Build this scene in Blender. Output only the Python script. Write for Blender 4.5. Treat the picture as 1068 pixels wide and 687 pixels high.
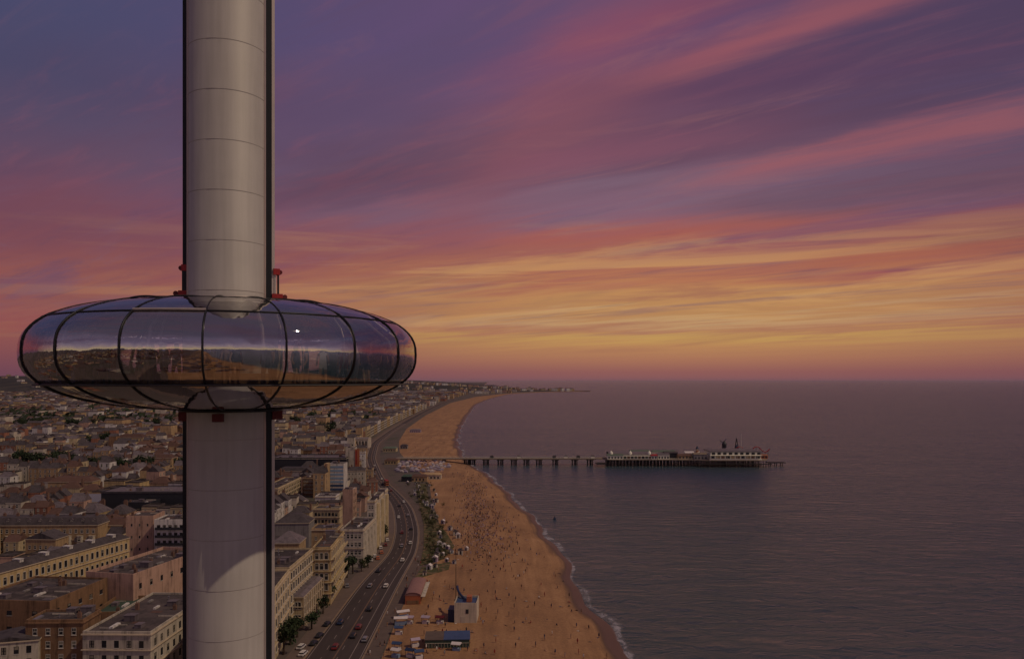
import bpy, bmesh, math, random
from mathutils import Vector, Matrix
R = math.radians
rng = random.Random(7)
for o in list(bpy.data.objects): bpy.data.objects.remove(o)
S = bpy.context.scene
C = S.collection

# ------------------------------------------------------------------ camera, light, sky, exposure
F = 840.0; CX = 534.0; HY = 396.0; CAMZ = 90.0; GZ = 3.0     # focal length in photo pixels, horizon row, eye height, land height
cam_d = bpy.data.cameras.new('camera'); cam = bpy.data.objects.new('camera', cam_d); C.objects.link(cam)
cam.location = (0, 0, CAMZ); cam.rotation_euler = (R(90), 0, 0)
cam_d.sensor_fit = 'HORIZONTAL'; cam_d.sensor_width = 36; cam_d.lens = 36*F/1068
cam_d.shift_y = (HY-343.5)/1068; cam_d.clip_start = 0.5; cam_d.clip_end = 300000
S.camera = cam
EXPO = -1.0
S.view_settings.view_transform = 'Standard'; S.view_settings.look = 'None'
S.view_settings.exposure = EXPO; S.view_settings.gamma = 1; S.view_settings.use_curve_mapping = False
SUN_EL = R(50); SUN_DIR = (0.94, -0.34)
sd = bpy.data.lights.new('sun', 'SUN'); sd.energy = 2.6; sd.angle = R(0.8); sd.color = (1.0, 0.80, 0.58)
so = bpy.data.objects.new('sun', sd); C.objects.link(so)
_l = math.hypot(*SUN_DIR)
sv = Vector((SUN_DIR[0]/_l*math.cos(SUN_EL), SUN_DIR[1]/_l*math.cos(SUN_EL), math.sin(SUN_EL)))
so.rotation_euler = sv.to_track_quat('Z', 'Y').to_euler()

def lin(c, k=1.0):
    r = []
    for v in c:
        v /= 255.0
        r.append((v/12.92 if v <= 0.04045 else ((v+0.055)/1.055)**2.4)*k)
    return (*r, 1.0)

W = bpy.data.worlds.new('World'); S.world = W; W.use_nodes = True
wt = W.node_tree; wt.nodes.clear()
class NT:
    """small helper for building node graphs"""
    def __init__(s, t): s.t = t
    def n(s, typ, **kw):
        nd = s.t.nodes.new(typ)
        for k, v in kw.items(): setattr(nd, k, v)
        return nd
    def put(s, sock, v):
        if isinstance(v, bpy.types.NodeSocket): s.t.links.new(v, sock)
        else: sock.default_value = v
    def m(s, op, a, b=0.0, c=None, clamp=False):
        nd = s.n('ShaderNodeMath', operation=op, use_clamp=clamp)
        s.put(nd.inputs[0], a); s.put(nd.inputs[1], b)
        if c is not None: s.put(nd.inputs[2], c)
        return nd.outputs[0]
    def comb(s, x, y, z=0.0):
        nd = s.n('ShaderNodeCombineXYZ')
        for i, v in enumerate((x, y, z)): s.put(nd.inputs[i], v)
        return nd.outputs[0]
    def ramp(s, f, stops, interp='LINEAR'):
        nd = s.n('ShaderNodeValToRGB'); nd.color_ramp.interpolation = interp
        e = nd.color_ramp.elements
        while len(e) < len(stops): e.new(0.5)
        for el, (p, c) in zip(e, stops):
            el.position = p; el.color = c if len(c) == 4 else (*c, 1)
        s.put(nd.inputs[0], f); return nd.outputs[0]
    def mix(s, f, a, b, blend='MIX'):
        nd = s.n('ShaderNodeMix', data_type='RGBA', blend_type=blend)
        s.put(nd.inputs[0], f); s.put(nd.inputs[6], a); s.put(nd.inputs[7], b)
        return nd.outputs[2]
    def noise(s, vec, scale, detail=4, rough=0.55, dist=0.0):
        nd = s.n('ShaderNodeTexNoise'); s.put(nd.inputs['Vector'], vec)
        nd.inputs['Scale'].default_value = scale; nd.inputs['Detail'].default_value = detail
        nd.inputs['Roughness'].default_value = rough; nd.inputs['Distortion'].default_value = dist
        return nd.outputs[0]
    def smooth(s, v, a, b):
        nd = s.n('ShaderNodeMapRange', interpolation_type='SMOOTHSTEP')
        s.put(nd.inputs[0], v); nd.inputs[1].default_value = a; nd.inputs[2].default_value = b
        return nd.outputs[0]
g = NT(wt)
K = 2.0**(-EXPO)
tc = g.n('ShaderNodeTexCoord'); sep = g.n('ShaderNodeSeparateXYZ'); wt.links.new(tc.outputs['Generated'], sep.inputs[0])
X_, Y_, Z_ = sep.outputs
zc = g.m('MAXIMUM', Z_, 0.0)
hyp = g.m('SQRT', g.m('ADD', g.m('MULTIPLY', X_, X_), g.m('MULTIPLY', Y_, Y_)))
tel = g.m('DIVIDE', zc, g.m('MAXIMUM', hyp, 0.02))
az = g.m('ARCTAN2', X_, Y_)
CLC = 0.035; CA, SA = math.cos(R(41)), math.sin(R(41))
zz = g.m('ADD', zc, CLC)
px_ = g.m('DIVIDE', X_, zz); py_ = g.m('DIVIDE', Y_, zz)
u_ = g.m('SUBTRACT', g.m('MULTIPLY', px_, CA), g.m('MULTIPLY', py_, SA))
v_ = g.m('ADD', g.m('MULTIPLY', px_, SA), g.m('MULTIPLY', py_, CA))
def uv(px, py):
    d = Vector(((px-CX)/F, 1.0, (HY-py)/F)).normalized()
    a, b = d.x/(d.z+CLC), d.y/(d.z+CLC)
    return a*CA-b*SA, a*SA+b*CA
st1 = g.noise(g.comb(g.m('MULTIPLY', u_, 0.30), g.m('MULTIPLY', v_, 1.1)), 1.0, 7, 0.58, 0.35)
st2 = g.noise(g.comb(g.m('MULTIPLY', u_, 0.42), g.m('MULTIPLY', v_, 2.6), 3.7), 1.0, 6, 0.6, 0.6)
big = g.noise(g.comb(g.m('MULTIPLY', u_, 0.16), g.m('MULTIPLY', v_, 0.42), 9.1), 1.0, 5, 0.55, 0.5)
fine = g.noise(g.comb(g.m('MULTIPLY', u_, 1.6), g.m('MULTIPLY', v_, 7.0), 1.3), 1.0, 5, 0.6, 0.4)
# height in the sky, gently disturbed so that the bands are not ruled
wob = g.m('MULTIPLY', g.m('SUBTRACT', st1, 0.5), g.m('MULTIPLY', g.smooth(tel, 0.015, 0.12), 0.11))
wob2 = g.m('MULTIPLY', g.m('SUBTRACT', st2, 0.5), g.m('MULTIPLY', g.smooth(tel, 0.012, 0.10), 0.05))
te = g.m('ADD', tel, g.m('ADD', wob, wob2))
pos = g.m('DIVIDE', te, 0.6, clamp=True)
def rp(lst): return [(max(0, (HY-y)/F)/0.6, lin(c, K)) for y, c in lst]
rampA = g.ramp(pos, rp([(396, (134, 88, 90)), (388, (144, 92, 88)), (376, (166, 112, 88)), (362, (182, 132, 88)), (353, (192, 150, 88)), (345, (174, 122, 90)), (335, (190, 150, 106)),
    (326, (182, 134, 88)), (308, (188, 136, 88)), (290, (176, 114, 84)), (270, (160, 98, 86)), (246, (150, 92, 94)), (225, (128, 96, 114)), (195, (126, 100, 118)), (150, (130, 92, 112)),
    (110, (126, 84, 108)), (60, (104, 78, 116)), (0, (100, 76, 112)), (-60, (82, 72, 106)), (-108, (76, 70, 102))]))
rampB = g.ramp(pos, rp([(396, (98, 64, 82)), (380, (112, 66, 80)), (350, (136, 70, 78)), (318, (134, 71, 80)), (290, (122, 70, 82)), (262, (110, 69, 86)), (230, (108, 71, 90)), (200, (95, 72, 95)),
    (160, (82, 73, 100)), (120, (71, 71, 101)), (60, (71, 73, 105)), (0, (73, 74, 107)), (-108, (70, 70, 102))]))
def gauss(x, c, s):
    d = g.m('DIVIDE', g.m('SUBTRACT', x, c), s)
    return g.m('EXPONENT', g.m('MULTIPLY', g.m('MULTIPLY', d, d), -1.0))
lowf = g.m('SUBTRACT', 1.0, g.smooth(tel, 0.12, 0.27))
glow = gauss(az, g.m('ADD', 0.06, g.m('MULTIPLY', lowf, 0.14)), g.m('ADD', 0.36, g.m('MULTIPLY', lowf, 0.18)))
sky = g.mix(glow, rampB, rampA)
rampC = g.ramp(pos, rp([(396, (210, 186, 138)), (380, (204, 176, 138)), (350, (186, 160, 152)), (300, (160, 140, 156)), (200, (122, 108, 134)), (0, (104, 94, 116)), (-108, (92, 84, 104))]))
back = g.m('SUBTRACT', 1.0, g.smooth(Y_, -0.25, 0.30))
high = g.smooth(Z_, 0.52, 0.90)
sky = g.mix(back, sky, rampC)
sky = g.mix(high, sky, lin((88, 80, 98), K))
# soft mauve cloud sheet, then pink-lit streaks
mauve = g.m('MULTIPLY', g.smooth(big, 0.50, 0.66), g.m('MULTIPLY', g.smooth(tel, 0.05, 0.16), 0.60))
sky = g.mix(mauve, sky, lin((82, 58, 80), K))
pk = g.m('MULTIPLY', g.smooth(st1, 0.54, 0.72), g.m('MULTIPLY', g.smooth(tel, 0.05, 0.14), 0.55))
pk = g.m('MULTIPLY', pk, g.m('ADD', 0.25, g.m('MULTIPLY', gauss(az, 0.25, 0.5), 0.75)))
sky = g.mix(pk, sky, lin((150, 78, 86), K))
# layered ripples: lighter and darker veils at several sizes
v1 = g.noise(g.comb(g.m('MULTIPLY', u_, 0.75), g.m('MULTIPLY', v_, 3.2), 5.5), 1.0, 8, 0.66, 0.9)
v2 = g.noise(g.comb(g.m('MULTIPLY', u_, 0.35), g.m('MULTIPLY', v_, 1.5), 12.5), 1.0, 7, 0.62, 0.7)
up = g.smooth(tel, 0.03, 0.10)
sky = g.mix(g.m('MULTIPLY', g.smooth(v2, 0.50, 0.70), g.m('MULTIPLY', up, 0.42)), sky, lin((92, 76, 108), K))
sky = g.mix(g.m('MULTIPLY', g.smooth(v1, 0.52, 0.74), g.m('MULTIPLY', up, 0.34)), sky, g.mix(g.m('MULTIPLY', glow, 0.8), lin((112, 84, 106), K), lin((176, 112, 104), K)))
sky = g.mix(g.m('MULTIPLY', g.m('SUBTRACT', 1.0, g.smooth(v1, 0.28, 0.46)), g.m('MULTIPLY', up, 0.38)), sky, lin((96, 70, 92), K))
lay = g.noise(g.comb(g.m('MULTIPLY', az, 2.0), g.m('ADD', g.m('MULTIPLY', tel, 30.0), g.m('MULTIPLY', az, -1.1)), 2.2), 1.0, 7, 0.62, 0.6)
lowm = g.m('MULTIPLY', g.m('MULTIPLY', g.smooth(tel, 0.022, 0.05), g.m('SUBTRACT', 1.0, g.smooth(tel, 0.12, 0.22))), glow)
sky = g.mix(g.m('MULTIPLY', g.smooth(lay, 0.50, 0.64), g.m('MULTIPLY', lowm, 0.62)), sky, lin((202, 154, 100), K))
sky = g.mix(g.m('MULTIPLY', g.m('SUBTRACT', 1.0, g.smooth(lay, 0.34, 0.47)), g.m('MULTIPLY', lowm, 0.55)), sky, lin((152, 96, 84), K))
wisp = g.m('MULTIPLY', g.smooth(fine, 0.50, 0.72), g.m('MULTIPLY', g.smooth(tel, 0.10, 0.25), 0.22))
sky = g.mix(wisp, sky, lin((140, 84, 98), K))
def band(p0, p1, w, col, k, soft=0.7):
    (u0, v0), (u1, v1) = uv(*p0), uv(*p1)
    if u1 < u0: u0, v0, u1, v1 = u1, v1, u0, v0
    sl = (v1-v0)/(u1-u0)
    vv = g.m('ADD', v_, g.m('MULTIPLY', g.m('SUBTRACT', st1, 0.5), w*3.0))
    vv = g.m('ADD', vv, g.m('MULTIPLY', g.m('SUBTRACT', fine, 0.5), w*2.0))
    ctr = g.m('ADD', g.m('MULTIPLY', g.m('SUBTRACT', u_, u0), sl), v0)
    d = g.m('DIVIDE', g.m('SUBTRACT', vv, ctr), w)
    ga = g.m('EXPONENT', g.m('MULTIPLY', g.m('MULTIPLY', d, d), -1.0))
    win = g.m('MULTIPLY', g.smooth(u_, u0-soft*0.6, u0+soft*0.4), g.m('SUBTRACT', 1.0, g.smooth(u_, u1-soft*0.2, u1+soft)))
    f = g.m('MULTIPLY', g.m('MULTIPLY', ga, win), g.m('MULTIPLY', g.m('ADD', 0.42, g.smooth(v1, 0.34, 0.66)), k*0.62), clamp=True)
    globals()['sky'] = g.mix(f, globals()['sky'], lin(col, K))
band((455, 250), (610, 95), 0.30, (138, 84, 94), 0.6)
band((560, 110), (660, 0), 0.13, (134, 80, 100), 0.3)
band((540, 215), (660, 200), 0.18, (124, 92, 110), 0.6)
band((330, 130), (460, 60), 0.30, (88, 74, 104), 0.55)
band((300, 215), (470, 190), 0.22, (98, 64, 82), 0.45)
band((690, 76), (895, 2), 0.085, (164, 92, 96), 0.7)
band((560, 60), (720, 10), 0.10, (146, 76, 92), 0.5)
band((745, 186), (1068, 124), 0.17, (160, 92, 96), 0.7)
band((540, 180), (700, 150), 0.16, (140, 84, 100), 0.5)
band((760, 222), (1068, 186), 0.30, (92, 70, 86), 0.5)
band((540, 252), (790, 232), 0.22, (168, 92, 76), 0.6)
band((860, 276), (1068, 250), 0.35, (168, 98, 74), 0.6)
band((640, 100), (900, 70), 0.12, (90, 64, 92), 0.5)
# below the horizon: dull ground colour for reflections
sky = g.mix(g.smooth(Z_, -0.02, 0.0), lin((70, 52, 58), K), sky)
bg = g.n('ShaderNodeBackground'); wt.links.new(sky, bg.inputs[0]); bg.inputs[1].default_value = 1.0
wo = g.n('ShaderNodeOutputWorld'); wt.links.new(bg.outputs[0], wo.inputs[0])

# ------------------------------------------------------------------ materials
MATS = {}
def mat(name, col, rough=0.8, metal=0.0, var=0.25, scale=0.6, bump=0.0, spec=0.3, stretch=None, var2=None, streak=0.0):
    """procedural surface: base colour varied by two noises, optional bump"""
    if name in MATS: return MATS[name]
    m = bpy.data.materials.new(name); m.use_nodes = True; t = m.node_tree; t.nodes.clear(); q = NT(t)
    p = q.n('ShaderNodeBsdfPrincipled'); o = q.n('ShaderNodeOutputMaterial'); t.links.new(p.outputs[0], o.inputs[0])
    tcn = q.n('ShaderNodeTexCoord'); vec = tcn.outputs['Object']
    if stretch:
        mp = q.n('ShaderNodeMapping'); mp.inputs['Scale'].default_value = stretch; t.links.new(vec, mp.inputs[0]); vec = mp.outputs[0]
    oi = q.n('ShaderNodeObjectInfo')
    n1 = q.noise(vec, scale, 5, 0.6); n2 = q.noise(vec, scale*0.13, 3, 0.5)
    f = q.m('ADD', q.m('MULTIPLY', q.m('SUBTRACT', n1, 0.5), 2.0), q.m('SUBTRACT', n2, 0.5))
    f = q.m('ADD', f, q.m('MULTIPLY', q.m('SUBTRACT', oi.outputs['Random'], 0.5), 0.8))
    k = q.m('ADD', 1.0, q.m('MULTIPLY', f, var))
    if streak:
        ms = q.n('ShaderNodeMapping'); ms.inputs['Scale'].default_value = (1.3, 1.3, 0.10); t.links.new(tcn.outputs['Object'], ms.inputs[0])
        ns = q.noise(ms.outputs[0], 0.8, 5, 0.7, 0.3); n4 = q.noise(tcn.outputs['Object'], 0.22, 4, 0.65)
        k = q.m('MULTIPLY', k, q.m('SUBTRACT', 1.0, q.m('MULTIPLY', q.smooth(q.m('MULTIPLY', ns, q.m('ADD', 0.5, n4)), 0.42, 0.75), streak)))
    mul = q.n('ShaderNodeVectorMath', operation='SCALE'); mul.inputs[0].default_value = col[:3]; q.put(mul.inputs['Scale'], k)
    base = mul.outputs[0]
    if var2: base = q.mix(q.smooth(n1, 0.48, 0.62), base, (*var2, 1))
    q.put(p.inputs['Base Color'], base)
    p.inputs['Roughness'].default_value = rough; p.inputs['Metallic'].default_value = metal
    p.inputs['Specular IOR Level'].default_value = spec
    if bump:
        b = q.n('ShaderNodeBump'); b.inputs['Strength'].default_value = 0.6; b.inputs['Distance'].default_value = bump
        q.put(b.inputs['Height'], n1); t.links.new(b.outputs[0], p.inputs['Normal'])
    MATS[name] = m; return m

M_cream = mat('cream_render', (0.50, 0.39, 0.23), 0.85, scale=0.4, var=0.22, streak=0.55)
M_gold = mat('ochre_render', (0.50, 0.36, 0.18), 0.85, scale=0.5, var=0.3, streak=0.55)
M_pale = mat('pale_stucco', (0.50, 0.43, 0.34), 0.85, scale=0.4, var=0.22, streak=0.55)
M_white = mat('white_paint', (0.62, 0.57, 0.52), 0.7, scale=0.5, var=0.18, streak=0.55)
M_pink = mat('pink_render', (0.48, 0.30, 0.22), 0.85, scale=0.3, var=0.15, streak=0.55)
M_brick = mat('brown_brick', (0.23, 0.128, 0.068), 0.9, scale=1.2, var=0.3, streak=0.55)
M_brickred = mat('red_brick', (0.28, 0.12, 0.075), 0.9, scale=1.0, var=0.3, streak=0.55)
M_tan = mat('tan_stone', (0.42, 0.28, 0.15), 0.9, scale=0.6, var=0.25, streak=0.55)
M_grey = mat('grey_concrete', (0.25, 0.22, 0.21), 0.9, scale=0.5, var=0.25, streak=0.55)
M_dark = mat('dark_cladding', (0.025, 0.025, 0.03), 0.5, scale=0.4, var=0.3)
M_slate = mat('slate_roof', (0.075, 0.060, 0.062), 0.8, scale=0.35, var=0.45, bump=0.05, streak=0.55)
M_felt = mat('felt_roof', (0.065, 0.050, 0.046), 0.9, scale=0.25, var=0.6, var2=(0.10, 0.075, 0.068), streak=0.55)
M_tile = mat('tile_roof', (0.105, 0.056, 0.042), 0.85, scale=0.6, var=0.4, bump=0.04)
M_roofgrey = mat('lead_roof', (0.15, 0.12, 0.125), 0.6, scale=0.5, var=0.3, streak=0.55)
M_metalroof = mat('metal_roof', (0.22, 0.20, 0.22), 0.45, 0.3, scale=0.3, var=0.25, stretch=(3, .3, 1))
M_trim = mat('stone_trim', (0.48, 0.38, 0.27), 0.85, scale=0.8, var=0.2)
M_frame = mat('window_frame_paint', (0.55, 0.50, 0.43), 0.6, scale=1, var=0.2)
M_glass = mat('window_glass', (0.018, 0.018, 0.022), 0.12, 0.0, var=0.5, scale=0.2, spec=0.6)
M_asphalt = mat('asphalt', (0.066, 0.048, 0.044), 0.85, scale=0.12, var=0.35, stretch=(4, .3, 1))
M_pave = mat('paving', (0.125, 0.088, 0.072), 0.9, scale=0.35, var=0.35)
M_mark = mat('road_paint', (0.24, 0.19, 0.17), 0.8, scale=0.7, var=0.35)
M_markor = mat('worn_verge_paint', (0.15, 0.088, 0.06), 0.85, scale=0.6, var=0.35)
M_kerb = mat('kerb_stone', (0.22, 0.15, 0.10), 0.9, scale=0.7, var=0.3)
M_iron = mat('dark_iron', (0.030, 0.027, 0.024), 0.6, 0.2, scale=1.5, var=0.4)
M_timber = mat('deck_timber', (0.20, 0.15, 0.105), 0.9, scale=0.4, var=0.35, stretch=(2, .4, 1))
M_pierwhite = mat('pier_white', (0.80, 0.76, 0.60), 0.7, scale=0.5, var=0.15, streak=0.2)
M_piergreen = mat('pier_green_roof', (0.10, 0.13, 0.09), 0.7, scale=0.5, var=0.3)
M_red = mat('red_paint', (0.30, 0.02, 0.02), 0.5, scale=2, var=0.3)
M_redd = mat('dull_red_paint', (0.10, 0.012, 0.014), 0.6, scale=2, var=0.3)
M_orange = mat('orange_paint', (0.38, 0.115, 0.05), 0.6, scale=1, var=0.2)
M_blue = mat('blue_paint', (0.04, 0.068, 0.145), 0.55, scale=0.6, var=0.35)
M_sky = mat('pale_blue_paint', (0.22, 0.30, 0.42), 0.5, scale=0.6, var=0.2)
M_navy = mat('navy_paint', (0.018, 0.028, 0.065), 0.5, scale=0.6, var=0.3)
M_green = mat('green_paint', (0.045, 0.07, 0.05), 0.7, scale=0.6, var=0.35)
M_lilac = mat('lilac_canvas', (0.36, 0.28, 0.34), 0.85, scale=1, var=0.3)
M_canvas = mat('white_canvas', (0.60, 0.53, 0.50), 0.85, scale=1, var=0.2)
M_bark = mat('bark', (0.06, 0.04, 0.028), 0.95, scale=3, var=0.4)
M_leafA = mat('leaf_dark', (0.022, 0.030, 0.012), 0.8, scale=0.8, var=0.7, spec=0.15)
M_leafB = mat('leaf_olive', (0.050, 0.050, 0.018), 0.8, scale=0.8, var=0.7, spec=0.15)
M_leafC = mat('leaf_green', (0.030, 0.046, 0.020), 0.8, scale=0.8, var=0.7, spec=0.15)
M_chim = mat('chimney_brick', (0.17, 0.095, 0.065), 0.9, scale=1.0, var=0.4)
M_skin = mat('skin', (0.36, 0.19, 0.12), 0.7, scale=3, var=0.2)
M_hair = mat('dark_hair', (0.03, 0.02, 0.015), 0.7, scale=3, var=0.2)
M_tyre = mat('tyre_rubber', (0.015, 0.015, 0.015), 0.9, scale=3, var=0.2)

def shaft_mat():
    """pale aluminium cladding with faint vertical streaks"""
    m = bpy.data.materials.new('aluminium_cladding'); m.use_nodes = True; t = m.node_tree; t.nodes.clear(); q = NT(t)
    p = q.n('ShaderNodeBsdfPrincipled'); o = q.n('ShaderNodeOutputMaterial'); t.links.new(p.outputs[0], o.inputs[0])
    tcn = q.n('ShaderNodeTexCoord'); mp = q.n('ShaderNodeMapping'); mp.inputs['Scale'].default_value = (2.2, 2.2, 0.12)
    t.links.new(tcn.outputs['Object'], mp.inputs[0])
    n1 = q.noise(mp.outputs[0], 1.6, 5, 0.6); n2 = q.noise(tcn.outputs['Object'], 0.5, 3, 0.5)
    f = q.m('ADD', q.m('MULTIPLY', n1, 0.6), q.m('MULTIPLY', n2, 0.4))
    q.put(p.inputs['Base Color'], q.ramp(f, [(0.35, (0.38, 0.345, 0.305)), (0.65, (0.46, 0.42, 0.375))]))
    p.inputs['Metallic'].default_value = 0.1; p.inputs['Specular IOR Level'].default_value = 0.35; q.put(p.inputs['Roughness'], q.m('ADD', 0.52, q.m('MULTIPLY', n1, 0.12)))
    return m
M_alu = shaft_mat()
M_seam = mat('panel_joint', (0.35, 0.315, 0.28), 0.7, scale=2, var=0.2)
M_rail = mat('rail_dark', (0.020, 0.021, 0.024), 0.5, 0.3, scale=1, var=0.3)
M_railsilver = mat('rail_silver', (0.50, 0.42, 0.37), 0.45, 0.4, scale=1, var=0.15)
M_rib = mat('pod_rib_dark', (0.022, 0.022, 0.024), 0.4, 0.4, scale=2, var=0.2)
M_floor = mat('pod_floor', (0.06, 0.055, 0.05), 0.6, scale=1, var=0.3)

def pod_glass():
    """solar control glass: strongly mirroring, partly see-through"""
    m = bpy.data.materials.new('mirror_glass'); m.use_nodes = True; t = m.node_tree; t.nodes.clear(); q = NT(t)
    gl = q.n('ShaderNodeBsdfGlossy'); gl.inputs['Color'].default_value = (0.93, 0.92, 0.93, 1); gl.inputs['Roughness'].default_value = 0.015
    tr = q.n('ShaderNodeBsdfTransparent'); tr.inputs['Color'].default_value = (0.95, 0.95, 0.95, 1)
    lw = q.n('ShaderNodeLayerWeight'); lw.inputs['Blend'].default_value = 0.45
    tcn = q.n('ShaderNodeTexCoord')
    nz = q.noise(tcn.outputs['Object'], 0.55, 3, 0.5)
    b = q.n('ShaderNodeBump'); b.inputs['Strength'].default_value = 0.35; b.inputs['Distance'].default_value = 0.15; q.put(b.inputs['Height'], nz)
    t.links.new(b.outputs[0], gl.inputs['Normal'])
    f = q.m('ADD', 0.42, q.m('MULTIPLY', lw.outputs['Fresnel'], 0.56), clamp=True)
    mx = q.n('ShaderNodeMixShader'); q.put(mx.inputs[0], f); t.links.new(tr.outputs[0], mx.inputs[1]); t.links.new(gl.outputs[0], mx.inputs[2])
    o = q.n('ShaderNodeOutputMaterial'); t.links.new(mx.outputs[0], o.inputs[0]); return m
M_pod = pod_glass()

def sea_mat():
    m = bpy.data.materials.new('sea_water'); m.use_nodes = True; t = m.node_tree; t.nodes.clear(); q = NT(t)
    o = q.n('ShaderNodeOutputMaterial')
    tcn = q.n('ShaderNodeTexCoord'); ob = tcn.outputs['Object']
    mp = q.n('ShaderNodeMapping'); mp.inputs['Rotation'].default_value = (0, 0, R(42)); mp.inputs['Scale'].default_value = (0.45, 1.0, 1)
    t.links.new(ob, mp.inputs[0])
    w1 = q.noise(mp.outputs[0], 0.17, 6, 0.64, 0.7); w2 = q.noise(mp.outputs[0], 0.022, 3, 0.5, 0.3)
    hgt = q.m('ADD', q.m('MULTIPLY', w1, 1.0), q.m('MULTIPLY', w2, 2.0))
    b = q.n('ShaderNodeBump'); b.inputs['Strength'].default_value = 0.85; b.inputs['Distance'].default_value = 2.4; q.put(b.inputs['Height'], hgt)
    pt = q.noise(ob, 0.004, 4, 0.6)
    df = q.n('ShaderNodeBsdfDiffuse'); q.put(df.inputs['Color'], q.mix(q.smooth(pt, 0.4, 0.6), (0.028, 0.055, 0.066, 1), (0.040, 0.062, 0.072, 1)))
    gl = q.n('ShaderNodeBsdfGlossy'); gl.inputs['Color'].default_value = (0.60, 0.63, 0.81, 1); gl.inputs['Roughness'].default_value = 0.20
    t.links.new(b.outputs[0], gl.inputs['Normal'])
    fr = q.n('ShaderNodeFresnel'); fr.inputs['IOR'].default_value = 1.30; t.links.new(b.outputs[0], fr.inputs['Normal'])
    mx = q.n('ShaderNodeMixShader'); q.put(mx.inputs[0], fr.outputs[0]); t.links.new(df.outputs[0], mx.inputs[1]); t.links.new(gl.outputs[0], mx.inputs[2])
    t.links.new(mx.outputs[0], o.inputs[0])
    return m
M_sea = sea_mat()

def beach_mat():
    """orange-brown shingle, wet and darker where the waves reach (low on the slope)"""
    m = bpy.data.materials.new('shingle'); m.use_nodes = True; t = m.node_tree; t.nodes.clear(); q = NT(t)
    p = q.n('ShaderNodeBsdfPrincipled'); o = q.n('ShaderNodeOutputMaterial'); t.links.new(p.outputs[0], o.inputs[0])
    tcn = q.n('ShaderNodeTexCoord'); ob = tcn.outputs['Object']
    sp = q.n('ShaderNodeSeparateXYZ'); t.links.new(ob, sp.inputs[0])
    n1 = q.noise(ob, 0.9, 6, 0.7); n2 = q.noise(ob, 0.035, 4, 0.6)
    mp = q.n('ShaderNodeMapping'); mp.inputs['Scale'].default_value = (0.16, 0.012, 1); t.links.new(ob, mp.inputs[0])
    n3 = q.noise(mp.outputs[0], 1.0, 5, 0.6, 0.5)
    f = q.m('ADD', q.m('MULTIPLY', n1, 0.35), q.m('ADD', q.m('MULTIPLY', n2, 0.3), q.m('MULTIPLY', n3, 0.35)))
    dry = q.ramp(f, [(0.36, (0.165, 0.080, 0.036)), (0.5, (0.29, 0.146, 0.062)), (0.63, (0.41, 0.220, 0.100))])
    zz2 = q.m('ADD', sp.outputs[2], q.m('MULTIPLY', q.m('SUBTRACT', n3, 0.5), 0.9))
    col = q.mix(q.smooth(zz2, 0.5, 1.1), (0.10, 0.052, 0.030, 1), dry)
    q.put(p.inputs['Base Color'], col)
    q.put(p.inputs['Roughness'], q.m('ADD', 0.45, q.m('MULTIPLY', q.smooth(zz2, 0.3, 0.9), 0.45)))
    b = q.n('ShaderNodeBump'); b.inputs['Strength'].default_value = 0.5; b.inputs['Distance'].default_value = 0.15; q.put(b.inputs['Height'], n1)
    t.links.new(b.outputs[0], p.inputs['Normal'])
    return m
M_beach = beach_mat()
M_ground = mat('town_ground', (0.105, 0.080, 0.068), 0.95, scale=0.03, var=0.5, var2=(0.075, 0.066, 0.048))
M_hill = mat('hill_woodland', (0.030, 0.030, 0.022), 0.95, scale=0.006, var=0.6, var2=(0.060, 0.052, 0.034))
M_grass = mat('garden_grass', (0.062, 0.060, 0.022), 0.95, scale=0.30, var=0.7, var2=(0.19, 0.115, 0.065))

def foam_mat():
    m = bpy.data.materials.new('surf_foam'); m.use_nodes = True; t = m.node_tree; t.nodes.clear(); q = NT(t)
    p = q.n('ShaderNodeBsdfDiffuse'); p.inputs['Color'].default_value = (0.42, 0.38, 0.41, 1)
    tr = q.n('ShaderNodeBsdfTransparent'); mx = q.n('ShaderNodeMixShader'); o = q.n('ShaderNodeOutputMaterial')
    uvn = q.n('ShaderNodeTexCoord'); ob = uvn.outputs['Object']
    at = q.n('ShaderNodeAttribute', attribute_name='across')
    n1 = q.noise(ob, 0.22, 7, 0.75, 1.2); n2 = q.noise(ob, 0.05, 3, 0.5)
    e = q.m('SUBTRACT', q.m('ADD', q.m('MULTIPLY', n1, 1.1), q.m('MULTIPLY', n2, 0.7)), q.m('ADD', 0.62, q.m('MULTIPLY', at.outputs['Fac'], 0.52)))
    q.put(mx.inputs[0], q.m('MULTIPLY', q.smooth(e, 0.0, 0.30), 0.8)); t.links.new(tr.outputs[0], mx.inputs[1]); t.links.new(p.outputs[0], mx.inputs[2])
    t.links.new(mx.outputs[0], o.inputs[0]); return m
M_foam = foam_mat()

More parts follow.
